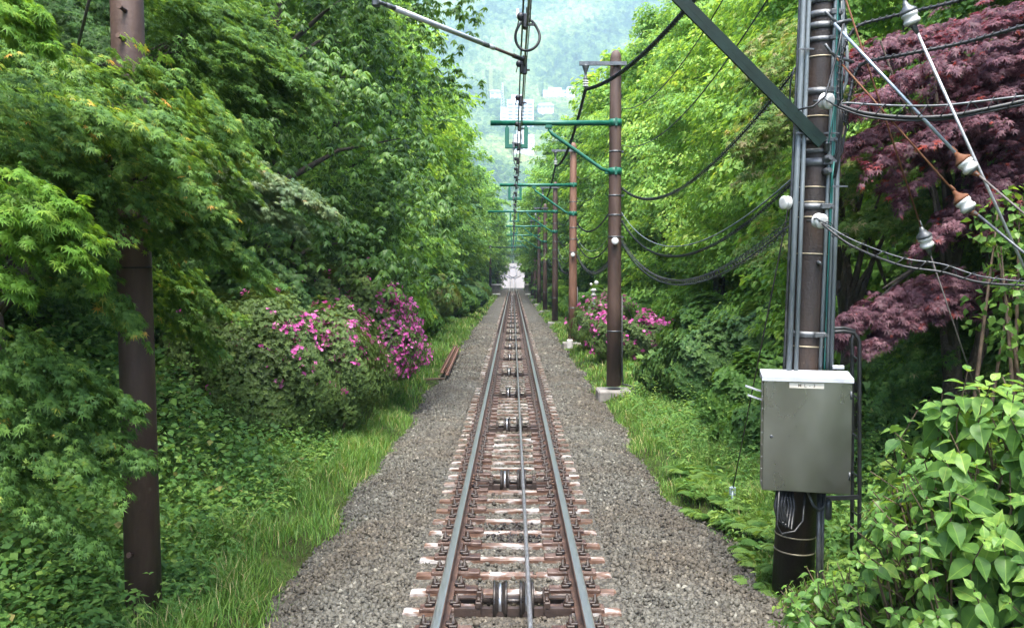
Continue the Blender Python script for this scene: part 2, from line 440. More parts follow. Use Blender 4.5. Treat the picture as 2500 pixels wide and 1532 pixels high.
def smooth(a, b, x):
    t = np.clip((x - a) / (b - a), 0, 1)
    return t * t * (3 - 2 * t)

def bed_edge(side, y):
    wide = smooth(4.5, 6, y) * (1 - smooth(7.5, 10, y))
    return (1.82 if side < 0 else 1.80) + (.14 * (1 - smooth(5, 9, y)) if side < 0 else .30 * wide) +   .05 * np.sin(y * .9 + side) + .05 * np.sin(y * 2.3 + 2 * side) + .03 * np.sin(y * 5.1)

def hills_z(x, y):
    x = np.asarray(x, float); y = np.asarray(y, float)
    s = np.clip(y - 330, 0, None)
    z = 8 + .31 * np.minimum(s, 370) + .52 * np.clip(s - 370, 0, 120) + .86 * np.clip(s - 490, 0, None)
    z = z + (18 * np.sin(x / 130 + 1.0) + 9 * np.sin(x / 47 + y / 60.0)) * smooth(380, 620, y) * (1 - .92 * np.exp(-((x - 25) / 75) ** 2) * (1 - smooth(830, 900, y)))
    return z

def ground_z(x, y):
    x = np.asarray(x, float); y = np.asarray(y, float)
    ax = np.abs(x)
    e = np.where(x < 0, bed_edge(-1, y), bed_edge(1, y))
    near = zt(np.minimum(y, 300)) - .36 + .22 * smooth(e - .12, e + .35, ax) + .10 * np.clip(ax - 2.6, 0, 4) + .28 * np.clip(ax - 6.6, 0, 12)
    near = near + .05 * np.sin(x * 2.1 + y * .7) * smooth(2.0, 3, ax)
    opening = smooth(140, 175, y)              # the clearing round the passing loop is flat
    flat = zt(np.minimum(y, 300)) - .30
    near = near * (1 - opening) + (flat + .1 * np.clip(ax - 12, 0, 10)) * opening
    k = smooth(300, 340, y)
    return near * (1 - k) + (hills_z(x, y) - 3 - 45 * smooth(360, 470, y)) * k

def grid(xs, ys, zf):
    X, Y = np.meshgrid(xs, ys)
    V = np.stack([X.ravel(), Y.ravel(), zf(X.ravel(), Y.ravel())], 1)
    nx, ny = len(xs), len(ys)
    i = np.arange(nx - 1); j = np.arange(ny - 1)
    I, J = np.meshgrid(i, j); a = (J * nx + I).ravel()
    loops = np.stack([a, a + 1, a + 1 + nx, a + nx], 1).ravel()
    return V, loops, np.full(len(a), 4)

xs = np.concatenate([np.linspace(-1300, -60, 60), np.linspace(-55, -9, 24), np.linspace(-8.5, -2.4, 30), np.linspace(-2.3, 2.3, 24), np.linspace(2.4, 8.5, 30), np.linspace(9, 55, 24), np.linspace(60, 1300, 60)])
ys = np.concatenate([np.linspace(-80, -5, 16), np.linspace(-4, 60, 130), np.linspace(61, 340, 120), np.linspace(350, 1500, 110)])
V, L, S = grid(xs, ys, ground_z)
tag(np_mesh("ground", V, L, S, M['ground'], smooth=True), kind="structure")

rng = np.random.default_rng(7)
# ballast bed
def bed_z(x, y):
    e = np.where(x < 0, bed_edge(-1, y), bed_edge(1, y))
    ax = np.abs(x)
    z = -.205 - .11 * smooth(.72, 1.0, ax / e) + .012 * np.sin(x * 9 + y * 7) * np.sin(y * 11)
    return z + zt(y) + .03 * smooth(.7, 1.2, ax) - .25 * smooth(e, e + .3, ax)
xs = np.linspace(-2.4, 2.4, 57)
ys = np.concatenate([np.linspace(-6, 30, 240), np.linspace(30.3, 150, 200)])
V, L, S = grid(xs, ys, bed_z)
tag(np_mesh("track_bed", V, L, S, M['gravel'], smooth=True), kind="structure")
# flat gravel yard with the passing loop, far down the line
V, L, S = grid(np.linspace(-11, 11, 23), np.linspace(150.3, 300, 60), lambda x, y: zt(y) - .215)
M['yard'] = surf("pale_yard_gravel", [(.3, (0.136, 0.116, 0.096)), (.7, (0.200, 0.176, 0.152))], 2, .9, bump=.3)
tag(np_mesh("gravel_yard", V, L, S, M['yard'], smooth=True), kind="structure")

# loose ballast stones close to the camera, as real stones
cube = np.array([(sx, sy, sz) for sx in (-1, 1) for sy in (-1, 1) for sz in (-1, 1)], float)
cubeF = np.array([(0, 1, 3, 2), (4, 6, 7, 5), (0, 4, 5, 1), (2, 3, 7, 6), (0, 2, 6, 4), (1, 5, 7, 3)])
def rand_rot(n, rng):
    q = rng.normal(size=(n, 4)); q /= np.linalg.norm(q, axis=1)[:, None]
    a, b, c, d = q.T
    return np.stack([np.stack([1 - 2 * (c * c + d * d), 2 * (b * c - a * d), 2 * (b * d + a * c)], 1),
                     np.stack([2 * (b * c + a * d), 1 - 2 * (b * b + d * d), 2 * (c * d - a * b)], 1),
                     np.stack([2 * (b * d - a * c), 2 * (c * d + a * b), 1 - 2 * (b * b + c * c)], 1)], 1)
n1 = 138000
y = np.concatenate([4.2 + (20 - 4.2) * rng.random(106000) ** 1.4, rng.uniform(17, 42, 32000)])
x = (rng.random(n1) * 2 - 1) * 2.3
e = np.where(x < 0, bed_edge(-1, y), bed_edge(1, y))
keep = np.abs(x) < e + rng.normal(0, .12, n1)
x, y = x[keep], y[keep]; n1 = len(x)
sz = rng.uniform(.0085, .0185, n1) * (1 + .25 * (y > 11) + .5 * (y > 18) + .5 * smooth(20, 40, y))
big = rng.random(n1) < .06; sz[big] *= 1.4
V = cube[None] * (1 + rng.normal(0, .28, (n1, 8, 3))) * (rng.uniform(.55, 1.15, (n1, 1, 3)))
V = np.einsum('nij,nkj->nki', rand_rot(n1, rng), V) * sz[:, None, None]
zc = bed_z(x, y) + rng.uniform(-.006, .012, n1) - .016 * (np.abs(x) < .86)
ph_ = np.abs(((y - 4.55) / .376 + .5) % 1 - .5) * .376
zc = np.where((np.abs(x) < .84) & (ph_ < .058) & (rng.random(n1) < .90), zc - .05, zc)
zc = np.where((np.abs(x) < .3) & (rng.random(n1) < .05), zc + .028, zc)
V += np.stack([x, y, zc], 1)[:, None]
Fc = (cubeF[None] + (np.arange(n1) * 8)[:, None, None]).reshape(-1)
tint = np.repeat(np.clip(rng.normal(.48, .24, n1), 0, 1), 6)
tag(np_mesh("ballast_stones", V.reshape(-1, 3), Fc, np.full(n1 * 6, 4), M['stone'], tint=tint), kind="stuff")

# ------------------------------------------------------------------ foliage tools
def norm(v):
    return v / (np.linalg.norm(v, axis=-1, keepdims=True) + 1e-9)

def T_maple(lobes=5):
    """star leaf: centre + lobes, length 1 along +y, tips drooping"""
    angs = {5: [-100, -52, 0, 52, 100], 7: [-128, -84, -42, 0, 42, 84, 128]}[lobes]
    lens = {5: [.55, .85, 1., .85, .55], 7: [.38, .66, .9, 1., .9, .66, .38]}[lobes]
    V = [(0, 0, 0)]; tips = []; val = []
    va = [angs[0] - 26] + [(angs[i] + angs[i + 1]) / 2 for i in range(lobes - 1)] + [angs[-1] + 26]
    for a in va:
        V.append((.24 * math.sin(R(a)), .24 * math.cos(R(a)), .02)); val.append(len(V) - 1)
    for a, l in zip(angs, lens):
        V.append((l * math.sin(R(a)) * .95, l * math.cos(R(a)), -.22 * l)); tips.append(len(V) - 1)
    Fc = [(0, val[i + 1], tips[i], val[i]) for i in range(lobes)]
    return np.array(V), np.array(Fc)
def T_lance():
    V = [(0, 0, 0), (-.16, .35, -.05), (0, .4, .04), (.16, .35, -.05), (-.11, .7, -.13), (0, .72, -.06), (.11, .7, -.13), (0, 1, -.2)]
    return np.array(V), np.array([(0, 2, 1, 1), (0, 3, 2, 2), (1, 2, 5, 4), (2, 3, 6, 5), (4, 5, 7, 7), (5, 6, 7, 7)])
def T_diamond(wd=.36):
    V = [(0, 0, 0), (-wd, .45, .04), (wd, .45, .04), (0, 1, -.12)]
    return np.array(V), np.array([(0, 2, 3, 1)])
def T_fold(wd=.3):
    V = [(0, 0, 0), (-wd, .45, .10), (0, .45, -.02), (wd, .45, .10), (0, 1, -.12)]
    return np.array(V), np.array([(0, 2, 4, 1), (0, 3, 4, 2)])
def T_ovate():
    ts = [0, .08, .22, .38, .55, .72, .86, 1.0]
    ws = [.0, .17, .29, .34, .29, .18, .07, 0]
    V = []
    for t, wv in zip(ts, ws):
        zz = -.30 * t * t
        m_ = min(.016, wv * .3)
        V += [(-wv, t - .03, zz + .30 * wv), (-wv * .5, t, zz + .10 * wv + .014), (-m_, t + .015, zz - .015), (m_, t + .015, zz - .015), (wv * .5, t, zz + .10 * wv + .014), (wv, t - .03, zz + .30 * wv)]
    Fc = []; off = []
    for i in range(len(ts) - 1):
        for k in range(5):
            a = i * 6 + k
            Fc.append((a, a + 1, a + 7, a + 6)); off.append(.30 if k == 2 else (.05 if i % 2 else -.05))
    global TO_OFF
    TO_OFF = np.array(off)
    return np.array(V), np.array(Fc)
TM5, TM7, TL, TD, TFo, TO = T_maple(5), T_maple(7), T_lance(), T_diamond(), T_fold(), T_ovate()

class Leaves:
    def __init__(s): s.P = []; s.D = []; s.N = []; s.S = []; s.T = []
    def add(s, P, D, N, S, T):
        s.P.append(P); s.D.append(D); s.N.append(N); s.S.append(S); s.T.append(T)
    def build(s, name, tmpl, mat, parent=None, local=False, smooth=False):
        P = np.concatenate(s.P); D = norm(np.concatenate(s.D)); N = np.concatenate(s.N)
        S = np.concatenate(s.S); T = np.concatenate(s.T)
        X = norm(np.cross(D, N)); Z = np.cross(X, D)
        TV, TF = tmpl
        V = P[:, None] + S[:, None, None] * (TV[None, :, 0:1] * X[:, None] + TV[None, :, 1:2] * D[:, None] + TV[None, :, 2:3] * Z[:, None])
        n, k = len(P), len(TV)
        Fc = TF[None] + (np.arange(n) * k)[:, None, None]
        if (TF[:, 2] == TF[:, 3]).any():
            loops = []; sizes = []
            tri = TF[:, 2] == TF[:, 3]
            Q = Fc[:, ~tri].reshape(-1); Tt = Fc[:, tri][:, :, :3].reshape(-1)
            loops = np.concatenate([Q, Tt]); nq, ntr = (~tri).sum() * n, tri.sum() * n
            sizes = np.concatenate([np.full(nq, 4), np.full(ntr, 3)])
            tint = np.concatenate([np.repeat(T, (~tri).sum()), np.repeat(T, tri.sum())])
        else:
            loops = Fc.reshape(-1); sizes = np.full(n * len(TF), 4); tint = np.repeat(T, len(TF)) + (np.tile(TO_OFF, n) if tmpl is TO else 0)
        return np_mesh(name, V.reshape(-1, 3), loops, sizes, mat, parent, tint=np.clip(tint, 0, 1), local=local, smooth=smooth)

def sprays(lv, rng, B, D, L, W, n, size, droop=.35, thick=.06, tint0=.45, tintv=.16, hang=.5, up=.9, out=.45, jit=.35, rosette=0, tipwarm=0.0, szv=.34):
    """leafy branch fans. B,D (m,3) base and direction, L,W (m,) length and half width; n leaves each"""
    m = len(B)
    D = norm(D)
    side = norm(np.cross(D, np.array((0, 0, 1.0))))
    st = rng.normal(0, tintv * .7, m)
    t = rng.random((m, n)) ** .75
    s = (rng.random((m, n)) * 2 - 1)
    wprof = (np.sin(np.pi * np.clip(t * .82 + .12, 0, 1)) ** .8)
    so = s * wprof * W[:, None]
    P = B[:, None] + D[:, None] * (t * L[:, None])[..., None] + side[:, None] * so[..., None]
    P[..., 2] += -droop * L[:, None] * t * t - .35 * (s * s) * W[:, None] * wprof + rng.normal(0, 1, (m, n)) * thick
    dd = D[:, None] * .8 + side[:, None] * (s * .9)[..., None] + rng.normal(0, jit, (m, n, 3))
    dd[..., 2] -= hang + droop * t * .8
    nn = np.array((0, 0, up)) + D[:, None] * out + rng.normal(0, jit, (m, n, 3))
    tt = tint0 + st[:, None] + rng.normal(0, tintv, (m, n)) + tipwarm * np.clip(t - .75, 0, 1) * 4 * (rng.random((m, n)) < .5)
    S = size * (1 + rng.normal(0, szv, (m, n)).clip(-.6, .6))
    P, dd, nn, tt, S = P.reshape(-1, 3), dd.reshape(-1, 3), nn.reshape(-1, 3), tt.ravel(), S.ravel()
    if rosette:
        k = rosette; N = len(P)
        ang = rng.random((N, 1)) * 6.28 + np.arange(k)[None] * 6.28 / k + rng.normal(0, .2, (N, k))
        ax = norm(nn); u = norm(np.cross(ax, dd)); v = np.cross(ax, u)
        dr = u[:, None] * np.cos(ang)[..., None] + v[:, None] * np.sin(ang)[..., None]
        d2 = norm(dr) + norm(dd)[:, None] * .45
        d2[..., 2] -= hang * .6
        n2 = ax[:, None] + dr * .35 + rng.normal(0, .12, (N, k, 3))
        lv.add(np.repeat(P, k, 0), d2.reshape(-1, 3), n2.reshape(-1, 3), np.repeat(S, k) * rng.uniform(.75, 1.15, N * k), np.repeat(tt, k) + rng.normal(0, .06, N * k))
    else:
        lv.add(P, dd, nn, S, tt)

def crown_leaves(lv, rng, z0, z1, Rf, ns, nl, size, L=1.3, W=.6, centre=(0, 0), inner=.25, elev=.15, skew=1.0, **kw):
    az = rng.random(ns) * 2 * np.pi
    z = z0 + (z1 - z0) * rng.random(ns) ** skew
    h = (z - z0) / (z1 - z0)
    Rr = Rf(h) * rng.uniform(.78, 1.08, ns) * (1 + .18 * np.sin(az * 3 + z * 1.3))
    Rr = np.where(rng.random(ns) < inner, Rr * rng.uniform(.45, .8, ns), Rr)
    Ls = L * rng.uniform(.7, 1.25, ns); Ws = W * rng.uniform(.7, 1.25, ns)
    out = np.stack([np.cos(az), np.sin(az), np.zeros(ns)], 1)
    rb = np.clip(Rr - Ls, .05, None)
    B = np.stack([centre[0] + out[:, 0] * rb, centre[1] + out[:, 1] * rb, z], 1)
    D = out + rng.normal(0, .22, (ns, 3)); D[:, 2] = elev + rng.normal(0, .15, ns) + .5 * smooth(.75, 1, h)
    sprays(lv, rng, B, D, Ls, Ws, nl, size, **kw)
    return B

def trunk_mesh(rng, H, r0, lean=(0, 0), limbs=None, fork=.3):
    mb = MB()
    n = 9
    path = []
    for i in range(n):
        t = i / (n - 1)
        path.append((lean[0] * t + .12 * math.sin(t * 5 + r0 * 40), lean[1] * t + .1 * math.sin(t * 4 + 1), H * t - .4 * (i == 0)))
    mb.tube(path, [r0 * (1 - .75 * (i / (n - 1)) + .35 * (i == 0)) for i in range(n)], 9)
    if limbs is not None:
        for b in limbs:
            z = max(H * .18, b[2] - .35 * math.hypot(b[0], b[1]) - .3)
            t = min(z / H, .98)
            a = np.array((lean[0] * t + .12 * math.sin(t * 5 + r0 * 40), lean[1] * t + .1 * math.sin(t * 4 + 1), z))
            mid = (a + b) / 2 + np.array((0, 0, .12)) + rng.normal(0, .08, 3)
            rr = r0 * (1 - .75 * t) * .5
            mb.tube([a, (a + mid) / 2 + rng.normal(0, .04, 3), mid, b], [rr, rr * .75, rr * .5, rr * .15], 6, caps=False)
    return mb

def R_wide(h): return 3.4 * (.55 + .95 * h - .1 * h) * np.sqrt(np.clip(1.0 - np.clip((h - .6) / .42, 0, 1) ** 2, .02, 1)) / 1.25
def R_round(h): return 3.2 * np.sqrt(np.clip(1 - (2 * h - 1) ** 2 * .92, .03, 1))
def R_skirt(h): return (.62 + .38 * smooth(0, .4, h)) * 3.4 * (1 - .25 * h) * np.sqrt(np.clip(1.02 - np.clip((h - .45) / .55, 0, 1) ** 2.2, .02, 1))

def make_tree(name, seed, H, Rf, z0, mat, tmpl, ns, nl, size, r0=.2, label=None, cat="tree", **kw):
    rg = np.random.default_rng(seed)
    root = empty(name)
    lv = Leaves()
    B = crown_leaves(lv, rg, z0, H, Rf, ns, nl, size, **kw)
    lv.build("crown", tmpl, mat, root, local=True)
    pick = B[rg.choice(len(B), min(34, len(B)), replace=False)]
    trunk_mesh(rg, H * .85, r0, limbs=pick).build("trunk", M['bark'], root, local=True)
    return root

# ------------------------------------------------------------------ hills, haze
CUTS = []
def build_hills():
    rg = np.random.default_rng(3)
    nx, ny = 560, 520
    xs = np.linspace(-420, 620, nx); ys = np.linspace(345, 1330, ny)
    X, Y = np.meshgrid(xs, ys)
    Z = hills_z(X, Y); hgt = np.zeros_like(Z); tint = np.zeros_like(Z)
    cell = 5.2
    gx = ((X - xs[0]) / cell); gy = ((Y - ys[0]) / cell)
    cx0, cy0 = np.floor(gx).astype(int), np.floor(gy).astype(int)
    n1, n2 = cx0.max() + 4, cy0.max() + 4
    jx = rg.random((n1, n2)); jy = rg.random((n1, n2)); hh = rg.uniform(2.2, 5.5, (n1, n2)); rr = rg.uniform(.55, .95, (n1, n2)); tt = rg.random((n1, n2))
    for dx in (-1, 0, 1):
        for dy in (-1, 0, 1):
            a = (cx0 + dx + 1); b = (cy0 + dy + 1)
            qx = gx - (cx0 + dx + jx[a, b]); qy = gy - (cy0 + dy + jy[a, b])
            d = np.sqrt(qx * qx + qy * qy) / rr[a, b]
            h = hh[a, b] * np.sqrt(np.clip(1 - d * d, 0, 1)) 
            m = h > hgt
            hgt = np.where(m, h, hgt); tint = np.where(m, tt[a, b], tint)
    Z = Z + hgt + rg.normal(0, .5, Z.shape)
    for (px0, px1, pyb, Yb, dep) in BUILDINGS:       # terraces cut for the hillside houses
        xa, xb, zb = at(px0, pyb, Yb)[0], at(px1, pyb, Yb)[0], at(px0, pyb, Yb)[2]
        lim = np.where(Y < Yb, CAMH + (zb - CAMH) * Y / Yb + .5, zb + 1)
        f = Y / Yb
        msk = (X > xa * f - 3) & (X < xb * f + 3) & (Y > Yb - 50) & (Y < Yb + dep)
        Z = np.where(msk, np.minimum(Z, lim + np.minimum(hgt, 3) * .3), Z)
    V = np.stack([X.ravel(), Y.ravel(), Z.ravel()], 1)
    i = np.arange(nx - 1); j = np.arange(ny - 1)
    I, J = np.meshgrid(i, j); a = (J * nx + I).ravel()
    L = np.stack([a, a + 1, a + 1 + nx, a + nx], 1).ravel()
    tag(np_mesh("forested_hills", V, L, np.full(len(a), 4), M['hill'], tint=.16 + tint.ravel()[a] * .24 + .14 * np.sin(X.ravel()[a] / 23 + 2 * np.sin(Y.ravel()[a] / 41)), smooth=False), kind="structure")
BUILDINGS = [(1222, 1303, 312, 700, 16), (1326, 1404, 241, 800, 14), (1313, 1352, 276, 730, 12), (1253, 1304, 384, 600, 14), (1196, 1222, 244, 820, 10), (1438, 1450, 229, 830, 10)]
build_hills()

def build_haze():
    mb = MB(); mb.box((0, 600, 440), (2800, 1900, 900.0))
    m, nt, out = new_mat("haze_air")
    v = nt.nodes.new("ShaderNodeVolumePrincipled")
    v.inputs['Color'].default_value = (.40, .54, .76, 1)
    v.inputs['Density'].default_value = HAZE
    v.inputs['Anisotropy'].default_value = .3
    nt.links.new(v.outputs[0], out.inputs['Volume'])
    tag(mb.build("haze", m), kind="stuff")
HAZE = .00056
build_haze()

# ------------------------------------------------------------------ far buildings
def house(name, label, cat, px0, px1, pyb, pyt, Y, depth, floors, bays, group=None, roof=None, roofh=0, balc=False, mat=None, setback=0):
    a = at(px0, pyb, Y); b = at(px1, pyt, Y)
    x0, x1, z0, z1 = a[0], b[0], a[2], b[2]
    root = empty(name, ((x0 + x1) / 2, Y + depth / 2, z0))
    tag(root, label, cat, group)
    mb = MB(); mb.box(((x0 + x1) / 2, Y + depth / 2, (z0 - 14 + z1) / 2), (x1 - x0, depth, z1 - z0 + 14))
    if setback:
        mb.box(((x0 + x1) / 2 - (x1 - x0) * .12, Y + depth / 2, z1 + setback / 2), ((x1 - x0) * .42, depth * .7, setback))
    mb.build("wall", mat or M['plaster'], root)
    fh = (z1 - z0) / floors; bw = (x1 - x0) / bays
    for f in range(floors):
        for k in range(bays):
            cx = x0 + bw * (k + .5); cz = z0 + fh * (f + .52)
            wm = MB(); wm.box((cx, Y - .06, cz), (bw * .62, .12, fh * .42))
            wm.build("window", M['window'], root)
        if balc:
            bm_ = MB(); bm_.box(((x0 + x1) / 2, Y - .7, z0 + fh * f + fh * .12), ((x1 - x0) * .96, 1.3, fh * .30)); bm_.build("balcony", M['plaster'], root)
    if roof:
        rm = MB()
        o = .6
        V = [(x0 - o, Y - o, z1), (x1 + o, Y - o, z1), (x1 + o, Y + depth + o, z1), (x0 - o, Y + depth + o, z1), (x0 + (x1 - x0) * .2, Y + depth / 2, z1 + roofh), (x1 - (x1 - x0) * .2, Y + depth / 2, z1 + roofh)]
        rm.add(V, [(0, 1, 5, 4), (1, 2, 5), (2, 3, 4, 5), (3, 0, 4), (3, 2, 1, 0)])
        rm.build("roof", roof, root)
    else:
        rm = MB(); rm.box(((x0 + x1) / 2, Y + depth / 2, z1 + .25), (x1 - x0 + .6, depth + .6, .5)); rm.build("parapet", M['concrete_light'], root)
    return root
house("hotel_block", "tall white hotel block with rows of balconies on the hillside", "building", 1238, 1303, 312, 244, 700, 16, 8, 4, balc=True, setback=5)
house("apartment_house", "narrow white stepped block joined to the left side of the tall hillside hotel", "building", 1222, 1238, 312, 262, 706, 12, 5, 1)
house("white_villa", "long white flat-roofed building highest among the hillside houses", "building", 1326, 1402, 241, 221, 800, 14, 2, 5, setback=3)
house("villa_wing", "short white wing with a turret at the right end of the highest long building", "building", 1384, 1404, 232, 214, 790, 9, 2, 1, roof=M['roof'], roofh=2)
house("inn", "cream house with a grey hipped roof below the long flat-roofed building", "building", 1313, 1352, 276, 258, 730, 12, 2, 4, roof=M['roof'], roofh=3.5, mat=M['concrete_light'])
house("lower_block", "pale apartment block seen behind the hanging green frame of the nearest arm", "building", 1253, 1304, 384, 330, 600, 14, 4, 4, setback=4)
house("left_lodge", "small pale lodge at the left edge of the hillside gap", "building", 1196, 1222, 244, 224, 820, 10, 2, 2, roof=M['roof'], roofh=3)
house("right_lodge", "small white house half hidden by leaves right of the long flat-roofed building", "building", 1438, 1450, 229, 218, 830, 10, 1, 2, roof=M['roof'], roofh=2)
# lattice mast
p0 = at(1227, 262, 690); p1 = at(1227, 202, 690)
ma = empty("lattice_mast", p0); tag(ma, "thin pale lattice mast rising beside the tall hillside hotel", "mast")
mb = MB(); hgt = p1[2] - p0[2]
for sx in (-1, 1):
    for sy in (-1, 1):
        mb.beam(p0 + np.array((sx * 1.8, sy * 1.8, -8)), p0 + np.array((sx * .3, sy * .3, hgt)), .28, .28)
for k in range(9):
    t = k / 9; wv = 1.8 - 1.5 * t; w2 = 1.8 - 1.5 * (k + 1) / 9
    for sy in (-1, 1):
        mb.beam(p0 + np.array((-wv, sy * wv, hgt * t)), p0 + np.array((w2, sy * w2, hgt * (k + 1) / 9)), .2, .2)
mb.build("lattice", M['concrete_light'], ma)

# ------------------------------------------------------------------ track
def rail_profile():
    h = .0
    return [(-.035, h), (-.03, h + .008 - .008), (.03, h), (.035, h - .006), (.036, h - .03), (.010, h - .045), (.009, h - .115), (.062, h - .130), (.062, h - .14),
            (-.062, h - .14), (-.062, h - .130), (-.009, h - .115), (-.010, h - .045), (-.036, h - .03), (-.035, h - .006)]
def rail(name, label, path, wscale=1.0):
    """path: list of (x, y, z). Parts: running surface and rail body"""
    P = np.array(path, float)
    root = empty(name, P[0]); tag(root, label, "rail")
    prof = [(.031, -.001), (.036, -.008), (.036, -.03), (.010, -.045), (.009, -.115), (.062, -.130), (.062, -.14), (-.062, -.14), (-.062, -.130), (-.009, -.115), (-.010, -.045), (-.036, -.03), (-.036, -.008), (-.031, -.001)]
    T = norm(np.gradient(P, axis=0)); X = np.stack([T[:, 1], -T[:, 0], np.zeros(len(T))], 1); X = norm(X)
    def ext(prof, closed, cap):
        k = len(prof); V = []
        for i in range(len(P)):
            for (a, b) in prof:
                V.append(P[i] + X[i] * a * wscale + np.array((0, 0, b)))
        Fc = []
        for i in range(len(P) - 1):
            for j in range(k if closed else k - 1):
                l = (j + 1) % k
                Fc.append((i * k + j, (i + 1) * k + j, (i + 1) * k + l, i * k + l))
        if cap: Fc += [list(range(k)), list(range((len(P) - 1) * k, len(P) * k))[::-1]]
        return V, Fc
    mb = MB(); mb.add(*ext(prof, True, True)); mb.build("rail_body", M['rail_side'], root)
    mb = MB(); mb.add(*ext([(-.033, -.006), (-.029, .0), (-.015, .0025), (.015, .0025), (.029, .0), (.033, -.006)], False, False)); mb.build("running_surface", M['rail_top'], root)
    return root
ys = np.concatenate([np.linspace(-3, 146, 60), np.linspace(148, 196, 20)])
G = .52
for s, nm in ((-1, "left"), (1, "right")):
    r_ = rail("rail", f"{nm} rail of the straight track, grey running surface over rusty sides", [(s * G, y, float(zt(y))) for y in ys])
    # fish plates at joints
    for yj in (9.6, 26.0):
        mb = MB()
        for q in (-1, 1):
            mb.beam((s * G + q * .024, yj - .28, -.082), (s * G + q * .024, yj + .28, -.082), .028, .065)
            for b in (-.2, -.07, .07, .2):
                mb.lathe((s * G + q * .038, yj + b, -.082), (q, 0, 0), [(0, .017), (.022, .017), (.022, .009), (.034, .009)], 6)
        mb.build("fish_plate", M['rust'], r_)
yl = np.linspace(196.5, 272, 46)
bump = lambda y: 1.55 * (smooth(196, 213, y) - smooth(246, 266, y))
for s, nm in ((-1, "left"), (1, "right")):
    for q, nn in ((-1, "left"), (1, "right")):
        rail("loop_rail", f"{nn} rail of the {nm} branch of the distant passing loop", [(s * float(bump(y)) + q * G, y, float(zt(y)) - .02) for y in yl], wscale=1.7)

# sleepers
def sleeper(parts=True):
    root = empty("sleeper")
    mb = MB()
    wv = .052
    mb.prism([(-.82, -.26), (-.82, -.184), (-.80, -.178), (.80, -.178), (.82, -.184), (.82, -.26)], -wv, wv)
    mb.build("beam", M['sleeper'], root, local=True)
    for s in (-1, 1):
        cx = s * G
        pl = MB(); pl.box((cx * .94, 0, -.163), (.41, .104, .034), bevel=.006)
        pl.box((cx, 0, -.1465), (.30, .10, .012), bevel=.003)
        p = pl.build("tie_plate", M['plate'], root, local=True)
        if parts:
            for q in (-1, 1):
                bb = MB()
                bx_ = cx + q * .105
                bb.box((bx_, 0, -.128), (.06, .075, .025), bevel=.006)
                bb.box((bx_ - q * .025, 0, -.112), (.055, .055, .02), bevel=.005)
                bb.lathe((bx_, 0, -.116), (0, 0, 1), [(0, .024), (.012, .026), (.018, .019), (.036, .019), (.036, .011), (.062, .010)], 8)
                bb.build("rail_clip", M['bolt'], p, local=True)
    return root
GS = "steel sleepers under the straight track"
s_near = sleeper(True)
SP = .376
n = 0
Y = 4.55
while Y < 34:
    o = s_near if n == 0 else copy_tree(s_near)
    o.location = (random.Random(n).uniform(-.012, .012), Y, 0)
    tag(o, "rust-stained steel sleeper whitened by painted-in glare, with brown tie plates, near part of the track", "sleeper", GS)
    n += 1; Y += SP
def far_sleeper():
    mb = MB(); wv = .052
    mb.prism([(-.82, -.26), (-.82, -.184), (-.80, -.178), (.80, -.178), (.82, -.184), (.82, -.26)], -wv, wv)
    k0 = len(mb.f)
    for s in (-1, 1):
        mb.box((s * G * .94, 0, -.162), (.41, .104, .040))
        for q in (-1, 1): mb.box((s * G + q * .105, 0, -.115), (.055, .06, .055))
    o = mb.build("sleeper", M['sleeper'], None)
    o.data.materials.append(M['plate']); o.data.materials.append(M['bolt'])
    idx = np.zeros(len(mb.f), np.int32)
    q = k0
    for s in range(2):
        idx[q:q + 6] = 1; q += 6
        idx[q:q + 12] = 2; q += 12
    o.data.polygons.foreach_set("material_index", idx)
    return o
s_far = far_sleeper(); first = True
while Y < 118:
    o = s_far if first else s_far.copy()
    if not first: C.objects.link(o)
    first = False
    o.location = (0, Y, 0)
    tag(o, "small distant steel sleeper under the rails, far part of the straight track", "sleeper", GS)
    Y += SP

# cable rollers
def roller():
    root = empty("cable_roller")
    f = MB()
    for dy in (-.105, .105):
        f.box((0, dy, -.145), (.88, .05, .012)); f.box((0, dy + (.022 if dy > 0 else -.022), -.175), (.88, .007, .05))
    f.build("cross_beam", M['oily_rust'], root, local=True)
    for s in (-1, 1):
        b = MB()
        b.box((s * .235, 0, -.13), (.012, .27, .10), bevel=.003)
        b.box((s * .255, -.105, -.115), (.05, .06, .05), bevel=.006); b.box((s * .255, .105, -.115), (.05, .06, .05), bevel=.006)
        for dy in (-.105, .105):
            b.lathe((s * .255, dy, -.09), (0, 0, 1), [(0, .018), (.018, .018), (.018, .01), (.03, .01)], 6)
        b.build("bearing_plate", M['oily_rust'], root, local=True)
    a = MB(); a.lathe((-.24, 0, -.13), (1, 0, 0), [(0, .02), (.48, .02)], 12); a.build("axle", M['greasy'], root, local=True)
    for cx in (-.095, .105):
        r_ = MB()
        r_.lathe((cx - .055, 0, -.13), (1, 0, 0), [(0, .05), (.001, .148), (.010, .152), (.020, .148), (.034, .137), (.05, .131), (.06, .131), (.076, .137), (.090, .148), (.10, .152), (.109, .148), (.11, .05)], 36)
        rr = r_.build("wheel", M['greasy'], root, local=True)
        g = MB(); pr = [(-.055 + .0, 0)]
        g.lathe((cx - .014, 0, -.13), (1, 0, 0), [(0, .100), (.0005, .1335), (.0275, .1335), (.028, .100)], 36)
        g.build("groove", M['groove'], rr, local=True)
    return root
RO = roller(); k = 0; Y = 6.12
while Y < 96:
    o = RO if k == 0 else copy_tree(RO)
    o.location = (0, Y, 0)
    lab = ["nearest pair of black cable rollers between the rails, beside the bottom edge", "second pair of black cable rollers up the track, beyond the dark oil patch",
           "third pair of black cable rollers up the track"]
    tag(o, lab[k] if k < 3 else "small distant pair of cable rollers between the rails, beyond the third pair", "cable roller", "cable rollers between the rails")
    k += 1; Y += 3.563
